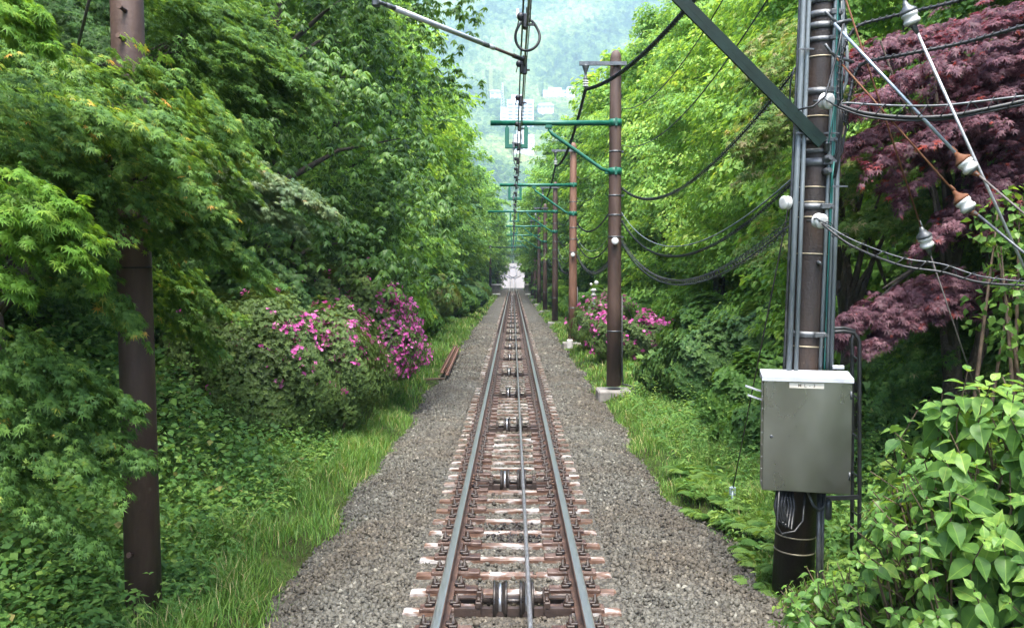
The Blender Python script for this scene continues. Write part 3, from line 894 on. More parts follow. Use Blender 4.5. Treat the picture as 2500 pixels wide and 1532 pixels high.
# haul cable
hc = MB(); pts = []
for y in np.concatenate([np.linspace(-2, 40, 90), np.linspace(42, 196, 50)]):
    ph = ((y - 6.12) / 3.563) % 1
    pts.append((.118 - .0002 * y, y, float(zt(y)) + .022 - .012 * math.sin(math.pi * ph)))
hc.tube(pts, .0185, 10)
M['strand'] = M['cable']
o = hc.build("haul_cable", M['cable']); tag(o, "long grey steel haul cable running over the rollers between the rails", "cable")
# oil patch of dark stones
rg = np.random.default_rng(5); nn = 420
x = rg.normal(.02, .13, nn); y = 7.95 + rg.normal(0, .17, nn)
V = cube[None] * (1 + rg.normal(0, .25, (nn, 8, 3))) * rg.uniform(.6, 1.1, (nn, 1, 3))
V = np.einsum('nij,nkj->nki', rand_rot(nn, rg), V) * rg.uniform(.008, .015, nn)[:, None, None] + np.stack([x, y, np.full(nn, -.201) + rg.uniform(0, .01, nn)], 1)[:, None]
o = np_mesh("oily_stones", V.reshape(-1, 3), (cubeF[None] + (np.arange(nn) * 8)[:, None, None]).reshape(-1), np.full(nn * 6, 4), M['greasy'])
tag(o, kind="stuff")
# bonding wires at the bottom
mb = MB()
mb.tube([(-.47, 5.18, -.10), (-.40, 5.17, -.07), (-.30, 5.15, -.12), (-.24, 5.08, -.15), (-.2, 5.02, -.165)], [.013, .013, .015, .024, .006], 8)
tag(mb.build("bond_lead", M['rust']), "stubby rust-brown lead bent from the left rail down to the stones", "cable lead")
mb = MB(); mb.tube([(-.44, 4.82, -.12), (-.3, 4.8, -.13), (-.16, 4.76, -.165), (0, 4.755, -.175), (.16, 4.76, -.165), (.3, 4.84, -.12), (.36, 4.86, -.10), (.47, 4.85, -.12)], .009, 8)
tag(mb.build("bond_wire", M['black']), "thin dark wire sagging across from rail to rail at the bottom edge", "wire")

# spare channels lying on the left
for k, (x0, y0, x1, y1, lab) in enumerate(((-1.76, 20.2, -1.90, 27.2, "left one of two rusty steel bars lying beside the ballast on the left"), (-1.60, 19.8, -1.76, 26.6, "right one of two rusty steel bars lying beside the ballast on the left"))):
    mb = MB(); a = np.array((x0, y0, -.10)); b = np.array((x1, y1, -.06))
    mb.beam(a, b, .085, .012); 
    mb.beam(a + (-.036, 0, .04), b + (-.036, 0, .04), .010, .07); mb.beam(a + (.036, 0, .04), b + (.036, 0, .04), .010, .07)
    tag(mb.build("steel_channel", M['pole_orange']), lab, "steel bar", "spare steel bars beside the ballast")
mb = MB(); mb.beam((-2.15, 19.2, -.13), (-1.62, 19.3, -.12), .05, .05, bevel=.01)
tag(mb.build("wooden_batten", M['stem']), "short wooden batten lying across at the foot of the rusty steel bars", "batten")
mb = MB(); mb.box((1.92, 27.5, .0), (.2, .2, .3), bevel=.02)
tag(mb.build("marker_block", M['concrete_light']), "small white marker block in the grass between the second pole and the rails", "marker")

# ------------------------------------------------------------------ poles
def spool(mb_, c, ax, r=.07, L=.09):
    mb_.lathe(np.array(c) - np.array(ax) * L / 2, ax, [(0, r * .45), (.002, r * .8), (L * .12, r * .98), (L * .3, r), (L * .38, r * .86), (L * .62, r * .86), (L * .7, r), (L * .88, r * .98), (L * .998, r * .8), (L, r * .45)], 24)

def sag_path(a, b, sag, n=26):
    a = np.array(a, float); b = np.array(b, float)
    t = np.linspace(0, 1, n)[:, None]
    P = a + (b - a) * t
    P[:, 2] -= (4 * sag * t * (1 - t)).ravel()
    return P
def helix(P, r, pitch, r2=None, per=9):
    L = np.concatenate([[0], np.cumsum(np.linalg.norm(np.diff(P, axis=0), axis=1))])
    nturn = L[-1] / pitch; m = int(nturn * per) + 2
    s = np.linspace(0, L[-1], m)
    Q = np.stack([np.interp(s, L, P[:, i]) for i in range(3)], 1)
    T = norm(np.gradient(Q, axis=0)); sd_ = norm(np.cross(T, np.array((0, 0, 1.0)))); up = np.cross(sd_, T)
    a = s / pitch * 2 * np.pi
    return Q + sd_ * (r * np.cos(a))[:, None] + up * (r * np.sin(a))[:, None]
def plain_cable(name, label, path, r, mat, cat="cable", group=None, n=7):
    mb = MB(); mb.tube(path, r, n); o = mb.build(name, mat); tag(o, label, cat, group); return o
def wrapped_cable(label, P, r, hr, pitch, mat=None, second=None, name="spiral_wrapped_cable", group=None, wr=.004, hmat=None, per=9, lift=0.0):
    root = empty(name, P[0]); tag(root, label, "cable", group)
    mb = MB(); mb.tube(P, r, 7); mb.build("cable_core", mat or M['black'], root)
    Q = P.copy(); 
    if second:
        t = np.linspace(0, 1, len(P)); Q2 = P.copy(); Q2[:, 2] += second * np.sin(np.pi * t) ** .5
        mb = MB(); mb.tube(Q2, r * .55, 6); mb.build("carrier_wire", M['band'], root)
        Q[:, 2] += second * .5 * np.sin(np.pi * t) ** .5
    mb = MB(); mb.tube(helix(Q, hr, pitch, per=per), wr, 4, caps=False); mb.build("spiral_wire", hmat or M['black'], root)
    return root

PZ = [17.03, 28.8, 41.0, 53.6, 66, 78, 90, 102, 114]
PX = 2.11
def line_pole(i, Yp):
    ords = ["nearest", "second", "third", "fourth", "fifth", "sixth", "seventh", "eighth", "ninth"]
    root = empty("line_pole", (PX, Yp, -.15))
    labs = ["nearest whole brown pole with a green arm, before the right azalea",
            "orange-brown pole, second in the row right of the rails",
            "third brown pole in the row right of the rails, carrying the longest green arm",
            "fourth brown pole in the row right of the rails"]
    tag(root, labs[i] if i < 4 else f"{ords[i]} dark brown pole in the row right of the rails, small in the distance", "pole", "poles in a row right of the rails")
    bl = MB(); bl.box((PX, Yp, -.20), (.70, .66, .30), bevel=.03); bl.build("concrete_base", M['concrete'], root)
    r0, r1 = .155, .115
    sh = MB(); prof = [(0, r0)] + [(t * 6.75, r0 + (r1 - r0) * t) for t in (.25, .5, .75, 1.0)] + [(6.83, r1 * .85), (6.89, r1 * .5), (6.91, .001)]
    sh.lathe((PX, Yp, .02), (0, 0, 1), prof, 20)
    sh.build("shaft", [M['pole'], M['pole_orange'], M['pole'], M['pole']][min(i, 3)], root)
    if i < 6:
        for z in (3.95, 3.55, 3.1, 4.85, 1.15):
            b = MB(); rr = r0 + (r1 - r0) * (z / 6.55) + .006
            b.lathe((PX, Yp, z), (0, 0, 1), [(0, rr), (.03, rr)], 20)
            if z > 3: b.box((PX + rr + .015, Yp, z + .015), (.05, .03, .04))
            b.build("steel_strap", M['band'], root)
    xe = PX - (3.35 if i == 2 else 2.57)
    if i < 7:
        arm = MB(); arm.tube([(xe, Yp, 5.45), (PX - .1, Yp, 5.45)], .055, 14); a_ = arm.build("arm", M['green'], root)
        for z in (5.45, 4.46):
            c = MB(); rr = r0 + (r1 - r0) * (z / 6.55) + .012
            c.lathe((PX, Yp, z - .07), (0, 0, 1), [(0, rr), (.14, rr)], 20)
            c.box((PX - rr - .03, Yp, z), (.08, .05, .10), bevel=.01); c.box((PX, Yp - rr - .01, z), (.05, .03, .16))
            c.build("collar", M['green'], root)
        br = MB(); xb = PX - 1.37
        br.box((xb, Yp, 5.37), (.14, .10, .07), bevel=.01)
        br.tube([(xb, Yp, 5.33), (xb + .07, Yp, 5.23), (PX - .28, Yp, 4.52), (PX - .13, Yp, 4.46)], .038, 10)
        br.build("brace", M['green'], root)
        yk = MB()
        for x in (-.12, .27):
            yk.box((x, Yp, 5.15), (.085, .07, .42), bevel=.008); yk.box((x, Yp, 5.385), (.05, .05, .06))
        yk.box((.075, Yp, 4.975), (.475, .068, .09), bevel=.008)
        yk.build("hanging_frame", M['green'], root)
        ins = MB(); ins.tube([(.02, Yp, 5.22), (.02, Yp, 5.05)], .008, 6); ins.box((.02, Yp, 5.0), (.07, .07, .13), bevel=.01)
        ins.tube([(.02, Yp, 4.93), (.02, Yp, 4.68), (.06, Yp, 4.58), (.13, Yp, 4.55)], .012, 6)
        ins.build("wire_hanger", M['band'], root)
    tb = MB(); tb.box((PX - .28, Yp - .15, 6.40 + .22), (.96, .06, .075)); tb.build("top_bracket", M['band'], root)
    hg = MB(); hx = PX - .63
    hg.lathe((hx, Yp - .15, 6.58), (0, 0, -1), [(0, .075), (.02, .07), (.16, .025), (.2, .022), (.26, .045), (.30, .05)], 12)
    hg.build("hanger", M['band'], root)
    ip = MB()
    for q in range(3): ip.lathe((hx, Yp - .15, 6.28 - .05 * q), (0, 0, -1), [(0, .03), (.006, .062), (.02, .066), (.032, .045), (.04, .03)], 16)
    ip.build("insulator", M['porcelain'], root)
    if i in (0, 1):
        s = MB(); spool(s, (PX - .02, Yp - r0 - .06, 3.02), (0, 1, 0), .075, .10); s.build("spool_insulator", M['porcelain'], root)
        s = MB(); s.tube([(PX + .16, Yp, 1.9), (PX + .17, Yp, .3), (PX + .19, Yp, .05), (PX + .35, Yp - .1, .03), (PX + .42, Yp - .3, -.12)], .022, 7); s.build("ground_lead", M['black'], root)
    return root
for i, Yp in enumerate(PZ):
    line_pole(i, Yp)

# far portals near the bridge
def portal_pole(x, Yp, label, r=.15, h=6.2):
    root = empty("portal_pole", (x, Yp, -.2)); tag(root, label, "pole")
    mb = MB(); mb.lathe((x, Yp, -.3), (0, 0, 1), [(0, r), (h, r * .8), (h + .05, r * .4)], 14); mb.build("shaft", M['pole_dark'] if r < .2 else M['pole'], root)
    c = MB(); c.lathe((x, Yp, 4.75), (0, 0, 1), [(0, r * .95 + .01), (.3, r * .95 + .01)], 14); c.build("collar", M['darkgreen'], root)
portal_pole(-2.42, 88, "dark slim pole on the left verge, nearest of those left of the far rails")
portal_pole(2.5, 88, "dark slim pole right of the rails facing the lone left verge pole", r=.15)
portal_pole(-2.35, 120, "thick red-brown pole left of the rails behind the bridge wall", r=.30, h=7)
portal_pole(2.05, 120, "thick red-brown pole right of the rails behind the bridge wall", r=.36, h=7)
portal_pole(-2.6, 132, "farthest dark pole left of the rails before the bright clearing", r=.28, h=7)
portal_pole(2.75, 132, "farthest dark pole right of the rails before the bright clearing", r=.26, h=7)
for (Yb, xa, xb, lab) in ((88, -2.42, 2.5, "long dark green crossbeam on the first pair of slim far poles"), (120, -2.35, 2.05, "dark green crossbeam on the thick red-brown far poles"), (132, -2.6, 2.75, "farthest dark green crossbeam before the clearing")):
    mb = MB(); mb.tube([(xa, Yb, 5.2), (xb, Yb, 5.2)], .07, 8); o = mb.build("crossbeam", M['darkgreen']); tag(o, lab, "beam")

# bridge walls
for s, nm in ((-1, "left"), (1, "right")):
    root = empty("bridge_wall", (s * 2.2, 98, -.4)); tag(root, f"low grey concrete bridge wall {nm} of the rails with a pale top ledge", "wall")
    mb = MB(); mb.box((s * 2.45, 98.6, .32), (2.0, 1.2, 1.35), bevel=.02); mb.build("wall", M['concrete'], root)
    mb = MB(); mb.box((s * 2.45, 98.5, 1.08), (2.3, 1.6, .16), bevel=.02); mb.build("ledge", M['concrete_light'], root)
    mb = MB(); mb.box((s * 2.35, 96.6, -.02), (1.7, 1.1, .12), bevel=.02); mb.build("step", M['concrete_light'], root)
# white railings and hut at the clearing
for s, nm in ((-1, "left"), (1, "right")):
    mb = MB()
    for k in range(9): mb.box((s * 4.0, 165 + k * 4, zt(165 + k * 4) + .35), (.1, .1, 1.2))
    for z in (.9, .45): mb.beam((s * 4.0, 164, zt(164.) + z), (s * 4.0, 198, zt(198.) + z), .07, .07)
    tag(mb.build("white_railing", M['plaster']), f"white railing on the {nm} side of the bright clearing", "railing")
root = empty("platform_hut", (5.6, 215, zt(215.))); tag(root, "white hut beside the right side of the distant passing loop", "hut")
mb = MB(); mb.box((5.6, 217, zt(215.) + 1.2), (2.4, 5, 2.6)); mb.build("wall", M['plaster'], root)
mb = MB(); mb.box((5.6, 217, zt(215.) + 2.6), (3.0, 5.6, .18)); mb.build("roof", M['concrete_light'], root)
mb = MB(); mb.box((5.6, 214.46, zt(215.) + 1.3), (1.2, .06, .9)); mb.build("window", M['window'], root)

# ------------------------------------------------------------------ overhead wire
ow = empty("overhead_wire", (.16, 2, 4.95)); tag(ow, "dark overhead wire with clamps hanging above the middle of the track", "wire")
def owx(y): return .16 - .0012 * min(y, 60)
def owz(y): return 4.93 + .04 * math.cos(y * 2 * math.pi / 12) + float(zt(y))
ysw = np.concatenate([np.linspace(1.5, 60, 80), np.linspace(62, 190, 40)])
mb = MB(); mb.tube([(owx(y), y, owz(y)) for y in ysw], .012, 7); mb.build("contact_wire", M['cable'], ow)
mb = MB(); mb.tube([(owx(y) - .045, y, owz(y) + .14) for y in ysw], .010, 6); mb.build("carrier_wire", M['black'], ow)
mb = MB(); mb.tube([(owx(y) + .03, y, owz(y) + .10) for y in ysw[:30]], .006, 6); mb.build("feeder_wire", M['black'], ow)
yc = 8.6; k = 0
while yc < 70:
    mb = MB(); c = np.array((owx(yc) - .02, yc, owz(yc)))
    mb.ball(c + (-.045, 0, .08), .045, 7); mb.box(c + (.0, 0, .03), (.05, .09, .15), bevel=.01); mb.tube([c + (-.06, 0, .08), c + (-.085, 0, -.03)], .006, 5)
    mb.box(c + (.06, 0, -.0), (.06, .03, .02)); mb.build("clamp", M['black'], ow); yc += 2.05 if yc < 30 else 3.5
# jumper ring
jr = empty("jumper_loop", (.28, 9.2, 5.4)); tag(jr, "black teardrop cable loop hanging beside the overhead wire at the top", "cable loop")
cc = at(1288, 90, 9.2); pts = []
for k in range(28):
    a = math.pi / 2 + (k + .5) / 28 * 2 * math.pi
    rr = .135 * (1 + .28 * max(0, math.sin(a)) ** 6)
    pts.append(cc + np.array((rr * math.cos(a), .02 * math.sin(2 * a), rr * 1.12 * math.sin(a))))
mb = MB(); mb.tube(pts, .0155, 9); mb.build("loop", M['black'], jr)
top = cc + np.array((0.01, 0, .17))
mb = MB(); mb.box(top + (0, 0, .07), (.055, .03, .17), bevel=.01)
mb.box(top + (.02, 0, .39), (.03, .02, .52))
mb.build("strap", M['black'], jr)
mb = MB()
for dz in (.04, .1): mb.lathe(top + (0, -.016, dz), (0, -1, 0), [(0, .018), (.014, .018)], 8)
mb.build("bolt", M['band'], jr)
mb = MB(); mb.box(at(1264, 32, 9.3), (.03, .03, .09)); mb.build("sleeve", M['porcelain'], jr)
# pull-off arm
a = at(932, 8, 8.0); b = at(1281, 147, 10.4)
pa = empty("pull_off_arm", a); tag(pa, "long silver insulated rod slanting from the upper left to the overhead wire", "rod")
P = lambda t: a + (b - a) * t
mb = MB(); mb.tube([P(.02), P(.07)], .024, 10); mb.build("dark_sleeve", M['band'], pa); mb = MB(); mb.tube([P(.64), P(.69)], .029, 10); mb.build("dark_sleeve", M['band'], pa)
mb = MB(); mb.tube([P(.07), P(.64)], .028, 12); mb.build("silver_tube", M['silver'], pa); mb = MB(); mb.tube([P(.69), P(.735)], .027, 12); mb.build("silver_tube", M['silver'], pa)
mb = MB(); mb.tube([P(.735), P(.93)], .019, 10); mb.build("brown_rod", M['pole'], pa)
mb = MB(); mb.tube([P(.90), P(1.0)], .028, 10); mb.box(b + (.0, 0, -.06), (.06, .06, .24), bevel=.015); mb.build("wire_clamp", M['black'], pa)
mb = MB(); c = at(918, 6, 8.0); mb.box(c + (0, 0, .06), (.075, .06, .20), bevel=.012)
mb.tube([P(-.02), P(.03)], .02, 8); mb.tube([c + (0, 0, .1), c + (0, -.8, 1.05)], .03, 8); mb.build("hanging_bracket", M['band'], pa)

# ------------------------------------------------------------------ left pole
lp = empty("brown_pole", (-2.62, 5.85, -.25)); tag(lp, "tall brown steel pole rising through the maple on the left", "pole")
b0 = at(350, 1440, 5.85); t0 = at(309, 0, 5.85)
ax = norm((t0 - b0)); foot = b0 - ax * ((b0[2] + .35) / ax[2]); Hh = 5.9
mb = MB(); L = Hh / ax[2] + .3
mb.lathe(foot, ax, [(0, .124), (L * .33, .119), (L * .66, .111), (L, .103), (L + .05, .05), (L + .06, .001)], 28); mb.build("shaft", M['pole'], lp)
for (px, py) in ((300, 95), (325, 1355), (303, 25)):
    mb = MB(); c = at(px, py, 5.73); mb.lathe(c + (0, .02, 0), (-.25, -1, .25), [(0, .016), (.05, .012), (.055, .02), (.065, .02)], 8)
    mb.build("step_bolt", M['pole'], lp)
mb = MB(); 
for py in (655,):
    c = at(352 - (1440 - py) * .0285, py, 5.85); mb.lathe(c, ax, [(0, .122 if py > 700 else .119), (.012, .122 if py > 700 else .119)], 24)
mb.build("strap", M['pole_dark'], lp)
LPX = foot[0] + ax[0] * 5.5
plain_cable("stay_wire", "thin dark stay rod slanting down beside the top of the left brown pole", [at(232, -60, 6.2), at(182, 145, 7.4)], .012, M['browncable'], "wire")

# ------------------------------------------------------------------ right equipment pole
PY = 6.67
def rp(z): return np.array((2.325 + .036 * z, PY, z))
ep = empty("equipment_pole", (2.33, PY, -.25)); tag(ep, "blackened equipment pole on the right with conduits and steel straps", "pole")
mb = MB(); axr = norm(rp(5) - rp(0))
mb.lathe(rp(-.35), axr, [(0, .165), (1.5, .155), (3.5, .142), (5.2, .132), (6.6, .125), (6.65, .06), (6.66, .001)], 28); mb.build("shaft", M['pole_dark'], ep)
def rad(z): return .163 - .0062 * z
for (py, wd, mt) in ((18, .04, 'band'), (52, .05, 'band'), (80, .05, 'band'), (112, .04, 'band'), (148, .010, 'brass'), (238, .05, 'band'), (292, .010, 'brass'), (355, .04, 'band'), (380, .035, 'band'), (410, .06, 'band'),
                     (462, .010, 'brass'), (498, .010, 'brass'), (515, .05, 'band'), (534, .010, 'brass'), (622, .010, 'brass'), (820, .045, 'band'), (844, .010, 'brass'), (1302, .010, 'brass'), (1340, .012, 'brass')):
    z = at(1980, py, PY)[2]; mb = MB(); rr = rad(z) + (.007 if mt == 'band' else .003)
    mb.lathe(rp(z), axr, [(0, rr), (wd, rr)], 28)
    if mt == 'band' and wd > .035:
        mb.box(rp(z) + (.05, -rr - .012, wd / 2), (.09, .03, wd * .9), bevel=.006); mb.lathe(rp(z) + (.09, -rr - .02, wd / 2), (0, -1, 0), [(0, .014), (.018, .014)], 6)
    mb.build("pole_strap", M[mt], ep)
mb = MB()
for py in (395, 425): z = at(1980, py, PY)[2]; mb.lathe(rp(z) + (.03, -rad(z), 0), (0, -1, .0), [(0, .03), (.06, .03), (.07, .018), (.11, .018)], 10); mb.build("bracket_bolt", M['band'], ep); mb = MB()
z = at(1980, 372, PY)[2]; mb.lathe(rp(z) + (.02, -rad(z) - .04, -.02), (0, 0, 1), [(0, .022), (.05, .022), (.052, .03), (.07, .03)], 10); mb.build("bracket_bolt", M['band'], ep); mb = MB()
z = at(1980, 640, PY)[2]; mb.lathe(rp(z) + (.01, -rad(z), 0), (.2, -1, -.3), [(0, .016), (.05, .012)], 8)
mb.build("bracket_bolt", M['band'], ep)
# conduits: x pixel at top (py -150) and at bottom
def conduit(xt, xb, yb, r, mat='conduit', off=0.0, nm="conduit", yt=-260):
    mb = MB(); mb.tube([at(xt + (xt - xb) * .2, yt, PY - .17 + off), at(xt, 0, PY - .17 + off), at((xt + xb) / 2, 450, PY - .17 + off), at(xb, yb, PY - .17 + off)], r, 12); return mb.build(nm, M[mat], ep)
conduit(1962, 1926, 905, .022, off=.02)
conduit(1975, 1943, 905, .017, off=.0)
conduit(1953, 1914, 905, .012, off=.08, mat='band')
conduit(2040, 2002, 905, .015, off=.02)
conduit(2058, 2028, 905, .019, off=.06, yt=60)
conduit(2047, 2019, 905, .012, off=.05, yt=320)
conduit(2046, 2012, 905, .006, mat='teal', nm="teal_wire", off=.0, yt=280)
conduit(2051, 2015, 760, .005, mat='teal', nm="teal_wire", off=.03, yt=300)
conduit(2038, 2008, 905, .008, mat='black', nm="black_lead", off=.07, yt=100)
mb = MB()
for (py, xx) in ((325, 1960), (325, 2030), (455, 2050), (120, 1968)):
    c = at(xx, py, PY - .20); mb.box(c, (.12, .012, .012))
mb.build("conduit_strap", M['band'], ep)
mb = MB()
mb.tube([at(2062, 60, PY - .1), at(2068, 140, PY - .12), at(2066, 200, PY - .12), at(2050, 240, PY - .1), at(2034, 262, PY - .1)], .014, 9)
mb.build("bent_conduit", M['conduit'], ep)
mb = MB(); rgc = np.random.default_rng(2)
for k in range(7):
    j = rgc.normal(0, 5, 6)
    mb.tube([at(2052 + j[0], 255, PY - .2), at(2050 + j[1] + 3 * k, 310, PY - .16), at(2046 + j[2], 370, PY - .15), at(2036 + j[3], 400 + 6 * k, PY - .14), at(2030 + j[4], 440, PY - .1)], .007, 5)
mb.build("hanging_leads", M['black'], ep)
mb = MB(); mb.tube([at(2036, 395, PY - .2), at(2027, 470, PY - .2)], .006, 5); mb.tube([at(2036, 260, PY - .22), at(2022, 350, PY - .22)], .005, 5); mb.build("teal_wire", M['teal'], ep)
mb = MB(); mb.tube([at(2046, 58, PY - .2), at(2030, 45, PY - .2), at(2014, 28, PY - .22)], .012, 7); mb.tube([at(2040, 138, PY - .2), at(2028, 128, PY - .2), at(2014, 108, PY - .22)], .012, 7)
mb.tube([at(2036, 58, PY - .2), at(2075, 50, PY - .2)], .014, 8)
mb.tube([at(2036, 137, PY - .2), at(2085, 152, PY - .2)], .012, 8)
for k in range(5): mb.ball(at(2044 + 8 * k, 55 - k, PY - .2), .012, 4); mb.ball(at(2044 + 9 * k, 140 + 3 * k, PY - .2), .011, 4)
mb.build("cable_shackle", M['band'], ep)
mb = MB(); 
for (cc_, aa_, r_1, l_1) in ((at(2017, 247, PY - .28), (.5, -.8, -.25), .062, .08), (at(2001, 539, PY - .28), (.3, -.9, -.2), .058, .08), (at(1918, 495, PY - .1), (1, .3, 0), .055, .07)):
    mb = MB(); spool(mb, cc_, norm(np.array(aa_)), r_1, l_1); mb.build("spool_insulator", M['porcelain'], ep)
mb = MB()
for (px, py, yy) in ((2017, 247, PY - .33), (2001, 539, PY - .33)):
    c = at(px, py, yy); mb.tube([c + (-.03, .04, .02), c + (-.02, -.0, .02), c + (.02, -.02, -.01), c + (.06, 0, -.03), c + (.09, .02, -.035)], .007, 6)
    mb.tube([at(px - 30, py, PY - .15), c], .01, 6)
mb.build("insulator_tie", M['band'], ep)
mb = MB(); mb.tube([at(2058, 60, PY - .3), at(2046, 120, PY - .3), at(2030, 180, PY - .32), at(2015, 235, PY - .36), at(1985, 260, PY - .34), at(1948, 268, PY - .3)], .008, 7)
mb.tube([at(1940, 165, PY - .1), at(1930, 200, PY - .05), at(1928, 240, PY - .02), at(1932, 265, PY - .05)], .008, 6)
mb.build("black_lead", M['black'], ep)

# green diagonal and the hidden beam it braces
gb = empty("portal_beam", (2.5, PY, 5.6)); tag(gb, "dark green beam whose slanting brace meets the blackened equipment pole", "beam")
mb = MB(); a = at(2003, 345, PY - .21); b = at(1652, -10, PY - .21); d = norm(b - a); e = b + d * 1.4
mb.beam(a - d * .02, e, .028, .098); mb.beam(a + (0, .02, 0) - d * .02, e + (0, .02, 0), .07, .012); mb.build("slanting_brace", M['darkgreen'], gb)
mb = MB(); zb = e[2] + .05
mb.tube([(LPX, 5.9, zb), (2.5, PY - .21, zb)], .06, 12); mb.build("crossbeam", M['darkgreen'], gb)

# stainless cabinet
BY = 6.27
a = at(1876, 921, BY); b = at(2077, 1202, BY)
bx = empty("control_cabinet", ((a[0] + b[0]) / 2, BY + .12, b[2])); tag(bx, "stainless steel control cabinet with a small name plate, strapped to the blackened pole", "cabinet")
x0, x1, zb_, zt_ = a[0] + .004, b[0] - .004, b[2], a[2]
bx.rotation_euler = (0, 0, R(-13))
mb = MB(); mb.box(((x0 + x1) / 2, BY + .125, (zb_ + zt_) / 2), (x1 - x0, .23, zt_ - zb_), bevel=.006); mb.build("body", M['box_side'], bx)
mb = MB(); mb.box(((x0 + x1) / 2 + .003, BY, (zb_ + zt_) / 2 + .002), (x1 - x0 + .008, .022, zt_ - zb_ - .006), bevel=.005); dr = mb.build("door", M['box'], bx)
mb = MB(); mb.lathe((x0 + .065, BY - .0112, zb_ + .43), (0, -1, 0), [(0, .013), (.006, .013), (.008, .006)], 14); mb.box((x0 + .065, BY - .013, zb_ + .43), (.004, .006, .016)); mb.build("lock", M['band'], dr)
mb = MB(); o = .03
V = [(x0 - .012, BY - .03, zt_ + .002), (x1 + .012, BY - .03, zt_ + .002), (x1 + .012, BY + .25, zt_ + .030), (x0 - .012, BY + .25, zt_ + .030),
     (x0 - .012, BY - .03, zt_ - .03), (x1 + .012, BY - .03, zt_ - .03), (x1 + .012, BY + .25, zt_ - .03), (x0 - .012, BY + .25, zt_ - .03)]
mb.add(V, [(0, 1, 2, 3), (4, 5, 1, 0), (5, 6, 2, 1), (7, 4, 0, 3), (6, 7, 3, 2)]); mb.build("rain_hood", M['silver'], bx)
for hz_ in (.12, .74):
    mb = MB(); mb.lathe((x1 - .004, BY - .012, zb_ + hz_), (0, 0, 1), [(0, .008), (.06, .008)], 8); mb.build("hinge", M['band'], dr)
mb = MB(); c = at(1979, 941, BY - .012); mb.box(c, (.252, .004, .040)); pl = mb.build("name_plate", M['plaque'], bx)
cu = bpy.data.curves.new("lettering", 'FONT'); cu.body = "M  L  -  3"; cu.size = .034; cu.align_x = 'CENTER'; cu.align_y = 'CENTER'; cu.extrude = .0004; cu.offset = .0004
to = bpy.data.objects.new("tmp", cu); C.objects.link(to)
bpy.context.view_layer.update()
me = bpy.data.meshes.new_from_object(to); C.objects.unlink(to); bpy.data.objects.remove(to)
lt = bpy.data.objects.new("lettering", me); C.objects.link(lt); me.materials.clear(); me.materials.append(M['ink'])
lt.parent = pl; lt.location = Vector(c) - Vector(bx.location) + Vector((0, -.0028, 0)); lt.rotation_euler = (R(90), 0, 0)
mb = MB()
for k in range(9): mb.ball((x0 - .002, BY + .03, zb_ + .07 + k * .095), .006, 4)
mb.build("rivet", M['porcelain'], bx)
mb = MB(); mb.box((x0 - .06, BY + .16, zt_ - .12), (.14, .03, .012), Matrix.Rotation(R(18), 3, 'Y')); mb.box((x0 - .05, BY + .16, zt_ - .19), (.12, .03, .012), Matrix.Rotation(R(18), 3, 'Y')); mb.build("side_bracket", M['silver'], bx)
mb = MB(); mb.box((x1 - .05, BY + .33, zt_ + .05), (.09, .05, .03), bevel=.004); mb.build("rear_clamp", M['silver'], bx)
# cable coil under the cabinet
cl = empty("cable_coil", (2.13, 6.42, .62)); tag(cl, "black cable coil hanging under the stainless cabinet", "cable coil")
mb = MB()
for k in range(4):
    xx = 1898 + 7 * k
    mb.tube([at(xx, 1195, BY + .1), at(xx - 6, 1235, BY + .08), at(xx + 2, 1272 + 5 * k, BY + .06), at(xx + 14, 1276 + 5 * k, BY + .06), at(xx + 20, 1235, BY + .1), at(xx + 14, 1195, BY + .12)], .013, 7)
mb.tube([at(1902, 1195, BY + .05), at(1896, 1280, BY + .03), at(1908, 1302, BY + .02), at(1940, 1296, BY + .02), at(1960, 1270, BY + .05), at(1965, 1200, BY + .1)], .009, 7)
mb.build("coil", M['black'], cl)
mb = MB()
mb.tube([at(1972, 1200, BY + .12), at(1985, 1232, BY + .1), at(2000, 1245, BY + .1), at(2012, 1235, BY + .12), at(2014, 1198, BY + .15)], .011, 7)
mb.tube([at(2000, 1195, BY + .2), at(1996, 1500, BY + .2)], .02, 8); mb.tube([at(2010, 1195, BY + .22), at(2004, 1500, BY + .22)], .014, 8)
mb.build("down_leads", M['band'], cl)
mb = MB(); mb.lathe(at(2022, 1268, BY + .15), (0, 0, 1), [(0, .012), (.01, .026), (.15, .026), (.17, .01)], 12); mb.build("cable_gland", M['band'], cl)

# black ladder behind the cabinet
ld = empty("black_ladder", (2.85, 6.95, -.2)); tag(ld, "black steel ladder with an arched top standing behind the right edge of the cabinet", "ladder")
for (dx, nm) in ((0, "front"), (1, "rear")):
    mb = MB(); X = 2092 + 0 * dx; yy = 6.85 + .22 * dx
    xs_ = (2098 if dx == 0 else 2080)
    mb.tube([at(2010, 811 - 8 * dx, yy), at(2060, 808 - 8 * dx, yy), at(2085, 812 - 6 * dx, yy), at(xs_ - 1, 830, yy), at(xs_, 860, yy), at(xs_, 1000, yy), at(xs_, 1230, yy), at(xs_ - 2, 1500, yy)], .017, 6)
    mb.build("side_rail", M['black'], ld)
for k in range(6):
    py = 880 + 95 * k
    mb = MB(); mb.tube([at(2098, py, 6.85), at(2080, py - 14, 7.07)], .009, 6); mb.build("rung", M['black'], ld)
mb = MB(); mb.beam(at(1955, 1218, 6.85), at(2100, 1212, 6.85), .03, .035); mb.build("support_bar", M['black'], ld)

